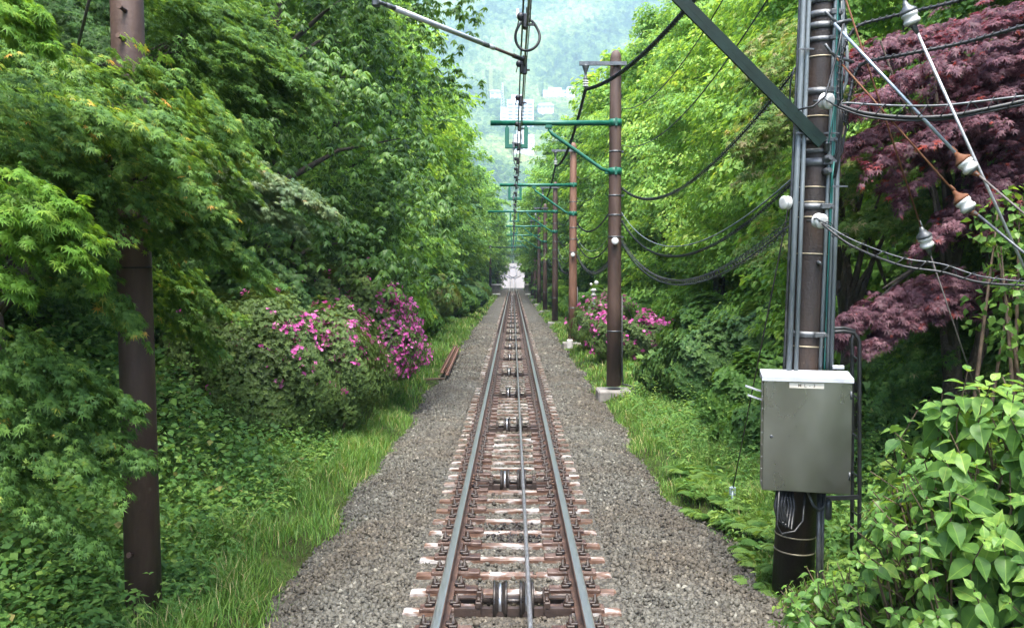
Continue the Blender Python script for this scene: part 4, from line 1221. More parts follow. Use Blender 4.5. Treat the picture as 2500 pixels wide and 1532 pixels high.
# ------------------------------------------------------------------ stays with insulators, upper right
def guy(label, p, ins, q, r1, m1, r2, m2, capm='rustrod', extra=None, rI=.058):
    p, ins, q = map(np.array, (p, ins, q))
    root = empty("stay_wire", p); tag(root, label, "stay wire", "stay wires with white insulators at the upper right")
    d = norm(ins - p); d2 = norm(q - ins)
    mb = MB(); mb.tube([p, ins - d * .09], r1, 8); mb.build("rod", M[m1], root)
    mb = MB(); mb.lathe(ins - d * .13, d, [(0, .012), (.03, .022), (.05, .035), (.07, .058), (.085, .062), (.095, .05)], 14)
    mb.tube([ins - d * .17 + (0, 0, .012), ins - d * .12 + (0, 0, .02), ins - d * .10], .009, 6)
    mb.tube([ins + d * .02, ins + d * .07 , ins + d2 * .12], [.03, .022, .012], 8); mb.build("cap", M[capm], root)
    mb = MB(); spool(mb, ins, d, rI, .095); mb.build("insulator", M['porcelain'], root)
    mb = MB(); mb.lathe(ins + d * .035, d, [(0, rI * .55), (.02, rI * .62), (.03, rI * .3)], 14); mb.build("insulator_core", M['band'], root)
    mb = MB(); mb.tube([ins + d2 * .08, q], r2, 7); mb.build("wire", M[m2], root)
    return root
guy("grey stay rod ending in the rust-capped white insulator nearest the bright wire", at(2036, 58, 6.45), at(2362, 405, 6.0), at(2580, 590, 5.5), .012, 'galv', .008, 'browncable')
guy("orange rusty stay rod ending in the lower of two rust-capped insulators", at(2040, 140, 6.45), at(2357, 500, 6.0), at(2600, 700, 5.5), .007, 'rustrod', .010, 'band')
guy("dark rusty stay rod ending in a white insulator under a grey cone", at(2045, -60, 6.3), at(2260, 590, 6.6), at(2385, 960, 6.9), .007, 'rustrod', .006, 'browncable', capm='band', rI=.055)
guy("bright stranded stay wire with a white insulator up high", at(2195, -30, 6.0), at(2223, 45, 6.0), at(2530, 720, 6.0), .010, 'galv', .0105, 'whitewire', capm='band')
# guy wire to the ground
gw = empty("ground_stay", at(1788, 1196, 8.75)); tag(gw, "thin ground stay with a small grey turnbuckle left of the stainless cabinet", "stay wire")
mb = MB(); mb.tube([at(1789, 1192, 8.75), at(1915, 560, 6.9), at(1960, 300, 6.7)], .0065, 6); mb.build("wire", M['browncable'], gw)
mb = MB(); g0 = at(1788, 1198, 8.75)
mb.box(g0 + (-.025, 0, 0), (.016, .03, .09), bevel=.004); mb.box(g0 + (.025, 0, 0), (.016, .03, .09), bevel=.004); mb.lathe(g0 + (0, 0, .02), (0, 0, 1), [(0, .02), (.03, .02)], 8); mb.tube([g0 + (0, 0, .01), g0 + (0, 0, -.35)], .012, 6); mb.build("turnbuckle", M['galv'], gw)

# cables to the right of the pole
def bez(pts, n=40):
    pts = [np.array(p) for p in pts]; t = np.linspace(0, 1, n)[:, None]
    # Catmull-Rom through points
    out = []
    P_ = [2 * pts[0] - pts[1]] + pts + [2 * pts[-1] - pts[-2]]
    m = len(pts) - 1
    for i in range(m):
        a, b, c, d = P_[i:i + 4]
        u = np.linspace(0, 1, max(4, n // m), endpoint=(i == m - 1))[:, None]
        out.append(.5 * ((2 * b) + (-a + c) * u + (2 * a - 5 * b + 4 * c - d) * u ** 2 + (-a + 3 * b - 3 * c + d) * u ** 3))
    return np.concatenate(out)
wrapped_cable("black wrapped cable curving off the pole to the top edge, uppermost on the right", bez([at(2045, 262, 6.4), at(2052, 150, 6.4), at(2085, 72, 6.4), at(2160, 45, 6.3), at(2330, 5, 6.0), at(2450, -35, 5.8)]), .011, .017, .05, per=7)
wrapped_cable("thick black wrapped cable right of the pole, second from the top", bez([at(2063, 300, 6.4), at(2075, 230, 6.4), at(2100, 160, 6.4), at(2200, 135, 6.2), at(2350, 105, 6.0), at(2540, 52, 5.7)]), .013, .020, .05, per=7)
wrapped_cable("bundle of black cables in a wide spiral wire, third from the top", bez([at(2050, 258, 6.35), at(2110, 276, 6.3), at(2200, 286, 6.2), at(2300, 285, 6.1), at(2400, 268, 6.0), at(2540, 238, 5.9)]), .016, .045, .145, second=.085, wr=.0045, per=12)
plain_cable("cable_pair", "thin black cable hugging the underside of the spiral-bound bundle", bez([at(2045, 262, 6.33), at(2110, 284, 6.28), at(2200, 294, 6.2), at(2310, 291, 6.1), at(2400, 275, 6.0), at(2540, 246, 5.9)]), .008, M['black'])
wrapped_cable("drooping cable in a loose spiral wire, lowest right of the pole", bez([at(2008, 548, 6.33), at(2080, 600, 6.2), at(2200, 648, 6.1), at(2300, 664, 6.0), at(2400, 690, 5.9), at(2560, 699, 5.8)]), .009, .038, .155, second=.06, wr=.0042, per=12)

# cables between the poles
A0, A1 = PX + .1, 2.3
spanY = [6.67] + PZ
gsp = "cables sagging between the poles"
specs = [(5.75, .55, .008, 0, "plain"), (5.0, .5, .008, 0, "plain"), (4.12, .55, .011, .024, "wrap"), (3.62, .62, .007, 0, "plain"), (3.45, .66, .009, .018, "wrap"), (3.02, .68, .008, .042, "coil")]
names = ["top thin cable", "second thin cable", "third, finely wrapped cable", "fourth, pale thin cable", "fifth, wrapped cable", "lowest cable with a loose spiral"]
for si in range(5):
    ya, yb = spanY[si], spanY[si + 1]
    xa = A1 - .02 if si == 0 else A0 + .05; xb = A0 + .04
    where = ["between the equipment pole and the first row pole", "between the first and second row poles", "between the second and third row poles", "between the third and fourth row poles", "between the fourth and fifth row poles"][si]
    for k, (z, sg, r, hr, kind) in enumerate(specs):
        za = z - (.08 if k < 5 else .12) if si == 0 else z
        if si == 0 and k == 2: za = 3.98
        if si == 0 and k >= 3: za = (3.12, 3.08, 2.75)[k - 3]
        sgv = sg * (1.0 if si == 0 else 1.0)
        P_ = sag_path((xa, ya + (.1 if si == 0 else 0), za), (xb, yb, z), sgv, 30 if si < 2 else 16)
        lab = f"{names[k]} {where}"
        if kind == "plain" or si > 2:
            plain_cable("line_cable", lab, P_, r * (1 if si < 2 else 1.2), M['black'] if k != 3 else M['conduit'], group=gsp, n=6)
        elif kind == "wrap": wrapped_cable(lab, P_, r * .8, hr * .9, .075, group=gsp, per=6, wr=.004)
        else: wrapped_cable(lab, P_, r, hr, .11, group=gsp, second=.07, wr=.0036, per=8, mat=M['band'])
# thick feeder along the top brackets
hx = PX - .63
for si in range(6):
    a = np.array((2.42, 6.67, 5.85)) if si == 0 else np.array((hx, spanY[si] - .15, 6.10)); b = np.array((hx, spanY[si + 1] - .15, 6.10))
    P_ = sag_path(a, b, .42, 30)
    lab = f"thick black twisted feeder cable, " + ["nearest span crossing the first pole top", "span from the first to the second top bracket", "span from the second to the third top bracket", "span from the third to the fourth top bracket", "span from the fourth to the fifth top bracket", "farthest span at the top brackets"][si]
    if si < 3: wrapped_cable(lab, P_, .026, .031, .10, name="feeder_cable", group="feeder cable spans on the top brackets", per=7, wr=.007)
    else: plain_cable("feeder_cable", lab, P_, .03, M['black'], group="feeder cable spans on the top brackets")
# white droppers at the second pole
ws = empty("signal_post", (2.72, 27.3, -.1)); tag(ws, "grey post with white insulator heads rising from the right azalea", "post")
mb = MB(); c0 = at(1449, 790, 27.3); c1 = at(1449, 722, 27.3)
mb.lathe((c0[0], 27.3, -.15), (0, 0, 1), [(0, .06), (c1[2] + .15, .055)], 12); mb.build("shaft", M['conduit'], ws)
mb = MB(); mb.lathe(c1, (0, 0, 1), [(0, .07), (.05, .09), (.08, .05), (.14, .05), (.17, .10), (.21, .10), (.24, .03)], 14)
mb.ball(at(1456, 690, 27.3), .075, 6); mb.ball(at(1443, 694, 27.3), .05, 6); mb.box(at(1450, 706, 27.3), (.12, .1, .06), bevel=.01); mb.build("insulator_head", M['porcelain'], ws)
mb = MB(); mb.box(at(1440, 750, 27.2), (.10, .1, .22), bevel=.02); mb.build("switch_box", M['concrete_light'], ws)
# ------------------------------------------------------------------ foreground maple, left
def plume_leaves(lv, rg, p0, p1, wd, n, size, bow=.12, tint0=.45, depth=None, warm=0.0, hang=.42, tintv=.13, jit=.24, up=.9, face=.4):
    n = int(n * 2.9); size = size * .54
    """one leafy bough: a fan of short sprays along a limb from p0 to p1"""
    p0 = np.array(p0, float); p1 = np.array(p1, float)
    L = np.linalg.norm(p1 - p0); d = (p1 - p0) / L
    side = norm(np.cross(d, np.array((0, 0, 1.0)))); up_ = np.cross(side, d)
    m = max(4, int(n / 26))
    t = rg.random(m) ** .85
    prof = np.clip(1.08 - t, .06, 1) ** .6 * (.6 + .4 * np.sin(np.pi * np.clip(t + .15, 0, 1)))
    lat = rg.normal(0, .62, m); ver = rg.normal(0, .38, m)
    B = p0 + d * (t * L)[:, None] + side * (lat * prof * wd)[:, None] + up_ * (ver * prof * wd * .8)[:, None]
    B[:, 2] += bow * L * 4 * t * (1 - t) * .5 - bow * L * t * t
    D = d * .9 + side * (lat * .7)[:, None] + rg.normal(0, .3, (m, 3)); D[:, 2] -= .15
    Ls = wd * .5 * rg.uniform(.5, 1.3, m); Ws = Ls * .55
    sprays(lv, rg, B, D, Ls, Ws, 26, size, droop=.3, thick=size * .25, tint0=tint0, tintv=tintv, hang=hang, up=up, out=face, jit=jit, tipwarm=warm)

def maple_front():
    rg = np.random.default_rng(21)
    root = empty("maple_tree", (-3.9, 4.9, -.2)); tag(root, "green maple on the far left, its boughs crossing the brown pole", "tree")
    lv = Leaves()
    def Y_(a, b): return rg.uniform(a, b)
    # upper mass: boughs fanning right and slightly down
    for k in range(46):
        y0 = rg.uniform(150, 480); x0 = rg.uniform(-260, 60)
        f = (y0 - 150) / 330
        x1 = x0 + rg.uniform(260, 560); x1 = min(x1, 640 - 60 * abs(f - .55)); y1 = y0 + rg.uniform(20, 120)
        Yp = rg.uniform(4.3, 5.4)
        plume_leaves(lv, rg, at(x0, y0, Yp), at(x1, y1, Yp + rg.uniform(-.3, .5)), .30, 330, .064, warm=.2, tint0=.45)
    for (x0, y0, x1, y1, Ya, Yb, wd, n) in (
        (330, 180, 560, 260, 5.3, 5.6, .25, 300), (250, 160, 420, 190, 5.2, 5.3, .22, 260), (60, 150, 330, 165, 5.0, 5.2, .24, 380), (-60, 140, 120, 150, 5, 5, .2, 240),
        (380, 330, 625, 385, 5.2, 5.5, .25, 380), (360, 420, 600, 450, 5.2, 5.5, .25, 360), (330, 240, 600, 330, 5.2, 5.5, .26, 420),
        (360, 520, 665, 655, 5.4, 5.7, .20, 620), (380, 560, 600, 630, 5.4, 5.7, .2, 420),
        (380, 430, 570, 540, 5.5, 5.7, .22, 420),
        (390, 690, 595, 755, 6.3, 6.6, .22, 520), (380, 740, 548, 850, 6.3, 6.6, .22, 460), (390, 650, 520, 700, 6.2, 6.4, .22, 320),
        (120, 620, 345, 760, 4.9, 5.0, .16, 400), (180, 680, 345, 800, 4.9, 5.0, .12, 240), (100, 560, 290, 640, 4.8, 4.9, .16, 300), (60, 620, 200, 700, 4.8, 4.9, .18, 200),
        (-120, 860, 320, 960, 4.4, 4.7, .25, 900), (-100, 930, 350, 1070, 4.4, 4.7, .24, 900), (-120, 1010, 280, 1140, 4.3, 4.5, .26, 800), (-100, 810, 180, 880, 4.4, 4.6, .22, 500),
        (-100, 1120, 230, 1270, 4.3, 4.5, .25, 520), (100, 940, 330, 960, 4.5, 4.7, .2, 320)):
        for q in range(2):
            plume_leaves(lv, rg, at(x0 + rg.normal(0, 12), y0 + rg.normal(0, 14), Ya), at(x1 - q * 30, y1 + rg.normal(0, 12), Yb + .12 * q), wd, n * .62, .062, warm=.16 if x1 > 300 else .05, tint0=.47 if y0 < 800 else .36)
    lv.build("crown", TM7, M['maple'], root)
    lv = Leaves()
    for (x0, y0, x1, y1, Ya, Yb, wd, n) in ((440, 400, 800, 470, 6.7, 7.0, .26, 1200), (480, 450, 730, 530, 6.8, 7.0, .26, 800), (430, 370, 640, 430, 6.7, 6.9, .26, 620)):
        plume_leaves(lv, rg, at(x0, y0, Ya), at(x1, y1, Yb), wd, n * 1.5, .068, tint0=.5, warm=.12)
    lv.build("pale_bough", TM7, M['maple_pale'], root)
    lv = Leaves()
    for (x0, y0, x1, y1) in ((-80, 430, 180, 480), (-60, 500, 240, 560), (-40, 560, 250, 640), (-90, 470, 120, 540), (-60, 640, 60, 690), (-90, -20, 105, 20), (-60, 10, 110, 90)):
        plume_leaves(lv, rg, at(x0, y0, 4.0), at(x1, y1, 4.1), .17, 300, .066, tint0=.45)
    lv.build("lime_bough", TM7, M['maple_lime'], root)
    mb = MB(); f = np.array((-3.9, 4.9, -.3))
    mb.tube([f, f + (.1, .1, .9), f + (.0, .3, 1.8), f + (.2, .5, 2.6), f + (.1, .7, 3.2)], [.17, .13, .12, .08, .03], 10)
    for k in range(16):
        tgt = at(rg.uniform(-50, 430), rg.uniform(300, 520), rg.uniform(5.0, 5.7)); s0 = f + (.05, .3, rg.uniform(1.4, 2.6)); mid = (s0 + tgt) / 2 + (0, 0, .15)
        mb.tube([s0, mid, tgt], [.045, .028, .008], 6)
    mb.build("trunk", M['bark'], root)
maple_front()

def maple_second():
    rg = np.random.default_rng(22)
    root = empty("maple_tree", (-5.3, 8.0, 0)); tag(root, "second green maple, reddish-tipped boughs beside the top of the brown pole", "tree")
    lv = Leaves()
    for (x0, y0, x1, y1, Ya, Yb, wd, n) in ((430, 120, 770, 200, 7.4, 7.8, .42, 1300), (480, 220, 730, 260, 7.4, 7.8, .40, 1100), (520, 280, 655, 345, 7.4, 7.6, .32, 800), (350, 20, 660, 60, 7.6, 8, .5, 1300), (250, -60, 600, 20, 7.8, 8, .5, 1300), (480, 80, 700, 130, 7.6, 7.9, .4, 900)):
        for q in range(2): plume_leaves(lv, rg, at(x0 + rg.normal(0, 20), y0 + rg.normal(0, 16), Ya), at(x1 - 25 * q, y1 + rg.normal(0, 15), Yb), wd, n * .6, .08, warm=.2, tint0=.5)
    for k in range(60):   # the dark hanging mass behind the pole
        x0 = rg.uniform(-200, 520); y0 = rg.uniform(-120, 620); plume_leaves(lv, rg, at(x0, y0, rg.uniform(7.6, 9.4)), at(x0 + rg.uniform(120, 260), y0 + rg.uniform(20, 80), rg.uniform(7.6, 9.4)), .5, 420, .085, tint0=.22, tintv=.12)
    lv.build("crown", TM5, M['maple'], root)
    f = np.array((-5.3, 8.0, 0)); mb = MB(); mb.tube([f + (0, 0, -.3), f + (.1, .1, 1.5), f + (-.1, .3, 3), f + (.2, .5, 6)], [.2, .16, .14, .06], 10)
    for k in range(18):
        tgt = at(rg.uniform(380, 700), rg.uniform(60, 400), 8.0); s0 = f + (.05, .2, rg.uniform(1.8, 4.5)); mb.tube([s0, (s0 + tgt) / 2 + (0, 0, .25), tgt], [.035, .022, .007], 6)
    mb.build("trunk", M['bark'], root)
maple_second()

# ------------------------------------------------------------------ tree kinds
NA = make_tree("chestnut_tree", 31, 12.0, lambda h: 3.6 * np.sqrt(np.clip(1.02 - np.clip((h - .5) / .52, 0, 1) ** 2.2, .02, 1)) * (.78 + .3 * h), 2.2, M['chestnut'], TL, 580, 23, .118, r0=.22, L=1.1, W=.55, droop=.35, hang=.9, rosette=7, inner=.2, tintv=.12, thick=.12)
NB = make_tree("maple_tree", 32, 9.5, R_wide, 1.2, M['maple'], TM5, 560, 120, .085, r0=.18, L=1.2, W=.62, thick=.05, tint0=.40)
NC = make_tree("broadleaf_tree", 33, 11.5, R_skirt, .9, M['bright'], TFo, 640, 120, .115, r0=.2, L=1.2, W=.6, thick=.07, hang=.65, tint0=.48)
ND = make_tree("broadleaf_tree", 34, 11.0, R_skirt, .5, M['mid'], TFo, 620, 90, .125, r0=.2, L=1.15, W=.6, thick=.07, hang=.6, tint0=.45)
FA = make_tree("broadleaf_tree", 35, 12.0, R_wide, 1.4, M['bright'], TFo, 330, 72, .21, r0=.22, L=1.3, W=.7, thick=.08, tint0=.45)
FB = make_tree("broadleaf_tree", 36, 12.5, R_skirt, .8, M['mid'], TFo, 360, 72, .21, r0=.22, L=1.3, W=.7, thick=.08, tint0=.5)
FC = make_tree("broadleaf_tree", 37, 13.0, R_round, .6, M['dark'], TFo, 340, 70, .22, r0=.24, L=1.3, W=.7, thick=.08, tint0=.5)
used = {}
prng = random.Random(4)
def place(proto, x, y, s, label, group=None, rot=None, cat="tree", sz=None, dz=0):
    if proto.name in used: o = copy_tree(proto)
    else: o = proto; used[proto.name] = 1
    z = float(ground_z(x, y)) + .0 + dz
    o.location = (x, y, z - .05)
    o.rotation_euler = (0, 0, prng.uniform(0, 6.28) if rot is None else rot)
    o.scale = (s, s, sz or s)
    tag(o, label, cat, group)
    return o
GL = "trees lining the left of the track"; GR = "trees lining the right of the track"
place(NB, -6.6, 11.2, 1.0, "dark green maple behind the brown pole and before the chestnut", GL)
place(NA, -4.4, 15.5, 1.05, "drooping long-leaved chestnut hanging over the left side above the azaleas", GL, sz=1.0)
place(NC, -4.7, 21.5, 1.0, "spring-green broadleaf tree just behind the chestnut on the left", GL)
place(FA, -4.6, 27.5, .95, "lime green tree behind the left azaleas, right after the chestnut row", GL)
place(FB, -4.9, 33.5, .97, "mid green tree on the left level with the orange-brown pole", GL)
place(FA, -4.7, 39.5, .95, "bright tree on the left level with the third pole", GL)
place(FB, -5.0, 45, .98, "mid green tree on the left just past the third pole's long arm", GL)
place(NC, 6.3, 13.0, .95, "leafy green tree right behind the equipment pole, left of the purple maple", GR)
place(ND, 6.8, 10.2, .72, "dark leafy tree low behind the lowest purple bough", GR)
place(NC, 6.7, 18.8, 1.0, "big spring-green tree behind the nearest green-armed pole's cables", GR)
place(NC, 6.3, 25.0, 1.02, "tall spring-green tree behind the nearest green-armed pole", GR)
place(NC, 5.7, 31.0, 1.02, "yellow-green tree on the right beside the orange-brown pole", GR)
place(FA, 5.4, 37.4, 1.0, "yellow-green tree on the right level with the third pole", GR)
place(FB, 5.2, 44, .98, "mid green tree on the right past the third pole", GR)
protos = [FA, FB, FC, FA, FB]
for side, g, nm in ((-1, GL, "left"), (1, GR, "right")):
    y = 51; k = 0
    while y < 142:
        x = side * ((5.3 if side < 0 and y < 86 else 4.7 if y < 72 else 4.0) + prng.uniform(-.3, .4))
        place(protos[(k * 2 + (side > 0)) % 5] if y < 72 else [FA, FB][k % 2], x, y, prng.uniform(.96, 1.1) * (1 if y < 72 else 1.08), f"one of the distant green trees walling in the {nm} of the straight track", g)
        y += prng.uniform(6, 7.5); k += 1
    for row, (xr, s) in enumerate(((10.5, 1.1), (17, 1.25))):
        y = 2 if row == 0 else 6
        if row == 0: y = 13
        while y < 142:
            place([FC, FB, FC, FA][prng.randrange(4)] if y > 8 else FC, side * (xr + prng.uniform(-1, 1)), y, s * prng.uniform(.9, 1.1), f"one of the tall trees standing behind the {nm} row in the wood", f"tall wood trees behind the {nm} row")
            y += prng.uniform(6.5, 8.5)
    for (x, y) in ((7.5, 4), (6.5, -3), (9, 9), (8, -10)):
        place(FC, side * (x + (1.5 if side > 0 else 0)), y, 1.0, f"one of the tall trees standing behind the {nm} row in the wood", f"tall wood trees behind the {nm} row")
for k in range(7):
    for side in (-1, 1):
        place([FA, FB][k % 2], side * (12.5 + prng.uniform(-1, 1)), 150 + k * 20, .8, "one of the bright trees round the distant clearing", "trees round the distant clearing")
for k in range(7):
    place([FA, FB, FA][k % 3], -15 + k * 5, 292 + (k % 2) * 5, 1.05, "one of the trees closing the far end behind the passing loop", "trees behind the passing loop")

# ------------------------------------------------------------------ purple maple
def purple():
    rg = np.random.default_rng(41)
    root = empty("purple_maple", (4.6, 8.8, 0)); tag(root, "dark purple-red Japanese maple at the upper right behind the stay wires", "tree")
    lv = Leaves()
    L_ = [(2500, 60, 2080, 120, .34), (2560, 100, 2060, 200, .36), (2600, 160, 2090, 260, .38), (2600, 260, 2130, 330, .36), (2560, 330, 2150, 420, .26), (2620, 40, 2250, 70, .3), (2560, 400, 2300, 480, .26), (2600, 430, 2240, 560, .22),
          (2620, 200, 2300, 240, .4), (2620, 120, 2350, 160, .4), (2620, 330, 2400, 380, .4), (2600, 480, 2400, 540, .25), (2450, 190, 2050, 230, .26), (2500, 300, 2050, 275, .2), (2560, 80, 2400, 40, .2), (2300, 95, 2050, 130, .22)]
    for (x0, y0, x1, y1, wd) in L_:
        for q in range(2):
            Yp = rg.uniform(7.4, 8.4)
            plume_leaves(lv, rg, at(x0, y0 + rg.normal(0, 14), Yp + .4), at(x1 + 30 * q, y1 + rg.normal(0, 12), Yp), wd, 560, .088, tint0=.42, tintv=.17, warm=.16)
    for (x0, y0, x1, y1, wd) in ((2480, 700, 2010, 765, .26), (2420, 690, 2040, 735, .22), (2400, 740, 2090, 810, .20), (2360, 720, 2150, 760, .2), (2470, 690, 2250, 720, .2), (2300, 700, 2020, 800, .14)):
        for q in range(2): plume_leaves(lv, rg, at(x0, y0, 8.1), at(x1 + 20 * q, y1 + rg.normal(0, 6), 7.7), wd, 520, .085, tint0=.40, tintv=.15, warm=.05)
    lv.build("crown", TM7, M['purple'], root)
    f = np.array((4.75, 8.9, 0)); mb = MB()
    mb.tube([f + (0, 0, -.3), f + (.05, 0, 1.2), f + (-.05, 0, 2.2), f + (.2, .0, 3.4), f + (.3, .1, 5)], [.13, .10, .09, .07, .03], 9)
    mb.tube([f + (.0, 0, .4), f + (.35, 0, 1.6), f + (.4, 0, 2.9), f + (.3, .1, 4.2)], [.08, .07, .05, .02], 8)
    for k in range(14):
        tgt = at(rg.uniform(2100, 2500), rg.choice([rg.uniform(80, 480), rg.uniform(700, 780)]), 8.0); s0 = f + (.05, 0, rg.uniform(1.4, 3.4)); mb.tube([s0, (s0 + tgt) / 2 + (0, 0, .12), tgt], [.035, .024, .008], 6)
    mb.build("trunk", M['bark'], root)
purple()
def right_green_maple():
    rg = np.random.default_rng(42)
    root = empty("maple_tree", (3.9, 9.6, 0)); tag(root, "light green maple between the equipment pole and the purple maple", "tree")
    lv = Leaves()
    for k in range(46):
        x1 = rg.uniform(2010, 2330); y0 = rg.uniform(300, 920); x0 = x1 + rg.uniform(150, 300)
        if 820 > y0 > 700 and x1 < 2200: continue
        Yp = rg.uniform(8.8, 10.2); plume_leaves(lv, rg, at(x0, y0 - 30, Yp), at(x1, y0 + rg.uniform(10, 60), Yp), .38, 300, .095, tint0=.58 if y0 < 620 else .36, tintv=.12)
    for k in range(20):
        x1 = rg.uniform(1790, 1930); y0 = rg.uniform(60, 560); Yp = rg.uniform(8.8, 10.2); plume_leaves(lv, rg, at(x1 + 200, y0 - 30, Yp), at(x1, y0 + 40, Yp), .38, 300, .095, tint0=.66, tintv=.14, warm=.05)
    lv.build("crown", TM5, M['maple_light'], root)
    f = np.array((4.0, 9.8, 0)); mb = MB(); mb.tube([f + (0, 0, -.3), f + (.1, .1, 1.5), f + (-.1, .1, 3), f + (.0, .3, 5)], [.14, .11, .09, .04], 9)
    for k in range(14):
        tgt = at(rg.uniform(1850, 2350), rg.uniform(120, 860), 9.5); s0 = f + (.0, .1, rg.uniform(1.2, 4)); mb.tube([s0, (s0 + tgt) / 2 + (0, 0, .15), tgt], [.05, .03, .01], 6)
    mb.build("trunk", M['bark'], root)
right_green_maple()

# ------------------------------------------------------------------ shrubs
def mound(rg, c, r, n, zmin=.05):
    """random points on the upper shell of a lumpy ellipsoid with outward normals"""
    d = norm(rg.normal(size=(n, 3))); d[:, 2] = np.abs(d[:, 2]) * rg.choice([1, 1, 1, -.35], n)
    lump = 1 + .16 * np.sin(d[:, 0] * 6 + c[1]) * np.sin(d[:, 1] * 5 + c[0]) + .10 * np.sin(d[:, 2] * 9 + d[:, 0] * 7)
    q = np.where(rg.random(n) < .35, rg.uniform(.6, .92, n), rg.uniform(.92, 1.05, n))
    P = np.array(c) + d * np.array(r) * (lump * q)[:, None]
    return P, norm(d / np.array(r)), P[:, 2] > zmin - .2
def shrub(name, label, blobs, n, size, mat, tmpl, seed, rosette=5, flowers=0, fzone=None, fsize=.05, tint0=.45, hang=.05, group=None, cat="shrub", fall=1.0):
    rg = np.random.default_rng(seed)
    b0 = blobs[0]; gz = float(ground_z(b0[0], b0[1])); root = empty(name, (b0[0], b0[1], gz)); tag(root, label, cat, group)
    lv = Leaves(); tot = sum(b[3] * b[5] for b in blobs); FP = []; FN = []
    for (x, y, zc, rx, ry, rz) in blobs:
        m = int(n * rx * rz / tot); P, N, ok = mound(rg, (x, y, zc), (rx, ry, rz), m); P, N = P[ok], N[ok]; m = len(P)
        cl = .5 * np.sin(P[:, 0] * 5.1 + P[:, 2] * 4) * np.sin(P[:, 1] * 4.3 + P[:, 2] * 3)
        t = tint0 + .16 * cl + rg.normal(0, .12, m)
        if rosette:
            k = rosette; u = norm(np.cross(N, rg.normal(size=(m, 3)))); v = np.cross(N, u)
            ang = np.arange(k)[None] * 6.28 / k + rg.random((m, 1)) * 6.28
            dr = u[:, None] * np.cos(ang)[..., None] + v[:, None] * np.sin(ang)[..., None]
            D = dr + N[:, None] * .45; D[..., 2] -= hang
            NN = N[:, None] + np.array((0, 0, .4)) - dr * .3 + rg.normal(0, .1, (m, k, 3))
            lv.add(np.repeat(P, k, 0), D.reshape(-1, 3), NN.reshape(-1, 3), size * rg.uniform(.7, 1.2, m * k), np.repeat(t, k))
        else:
            D = N * .4 + rg.normal(0, .6, (m, 3)); D[:, 2] -= hang
            lv.add(P, D, N + rg.normal(0, .35, (m, 3)) + np.array((0, 0, .35)), size * rg.uniform(.7, 1.2, m), t)
        FP.append(P[:m // 2]); FN.append(N[:m // 2])
    lv.build("foliage", tmpl, mat, root)
    if flowers:
        P = np.concatenate(FP); N = np.concatenate(FN); wgt = fzone(P, N); wgt = wgt / wgt.sum()
        cidx = rg.choice(len(P), max(1, flowers // 5), p=wgt, replace=False); idx = np.repeat(cidx, 5)
        C_ = P[idx] + N[idx] * .04 + rg.normal(0, fsize * .9, (len(idx), 3)); Nf = norm(N[idx] + rg.normal(0, .45, (len(idx), 3)))
        u = norm(np.cross(Nf, rg.normal(size=Nf.shape))); v = np.cross(Nf, u); k = 5
        ang = np.arange(k)[None] * 6.28 / k
        dr = u[:, None] * np.cos(ang)[..., None] + v[:, None] * np.sin(ang)[..., None]
        fl = Leaves(); fl.add(np.repeat(C_, k, 0), (dr + Nf[:, None] * .5).reshape(-1, 3), (Nf[:, None] - dr * .5).reshape(-1, 3), fsize * rg.uniform(.8, 1.15, len(C_) * k), np.repeat(np.clip(rg.normal(.5, .25, len(C_)), 0, 1), k))
        fl.build("blossoms", T_diamond(.42), M['petal'], root)
    mb = MB()
    for k in range(10):
        b = blobs[k % len(blobs)]; g = np.array((b[0] + rg.uniform(-.4, .4) * b[3], b[1] + rg.uniform(-.4, .4) * b[4], float(ground_z(b[0], b[1])) - .1)); tip = np.array((b[0], b[1], b[2])) + rg.uniform(-.6, .6, 3) * np.array(b[3:6]) + (0, 0, .3 * b[5])
        mb.tube([g, (g + tip) / 2 + rg.normal(0, .08, 3), tip], [.03, .02, .006], 5)
    mb.build("stems", M['stem'], root)
    return root
ga = "azalea shrubs in bloom"
shrub("azalea_shrub", "nearer left azalea with scattered magenta flowers", [(-3.5, 11.7, .55, 1.15, 1.3, 1.5), (-2.8, 12.4, .55, .85, 1.0, 1.2), (-4.3, 12.0, .5, .9, 1.1, 1.4), (-2.75, 13.6, .8, .6, .8, 1.0)], 26000, .045, M['azalea'], T_diamond(.26), 51, flowers=1300, fsize=.036,
      fzone=lambda P, N: np.where(P[:, 2] > .6, .3, .12) + 8 * np.exp(-((P[:, 0] + 2.85) ** 2 / .14 + (P[:, 2] - 1.6) ** 2 / .12)) + 4 * np.exp(-((P[:, 0] + 2.4) ** 2 / .12 + (P[:, 2] - 1.25) ** 2 / .10)), group=ga)
shrub("azalea_shrub", "left azalea whose right flank is thick with magenta blossom", [(-2.85, 15.6, 1.1, .98, 1.2, 1.4), (-2.5, 15.3, .75, .82, 1.0, 1.1), (-3.7, 15.2, 1.0, 1.1, 1.1, 1.5)], 17000, .052, M['azalea'], T_diamond(.26), 52, flowers=3000, fsize=.036,
      fzone=lambda P, N: .02 + 3.0 * smooth(-2.5, -1.95, P[:, 0]) * smooth(.2, .7, P[:, 2]) + .12 * (P[:, 2] > .3), group=ga)
shrub("dark_shrub", "flowerless dark olive shrub behind and above the nearer left azalea", [(-4.6, 14.2, 1.2, 1.5, 1.2, 1.6), (-3.6, 17.5, 1.3, 1.3, 1.2, 1.5)], 15000, .07, M['dark'], TM5, 53, rosette=3, tint0=.6, hang=.35)
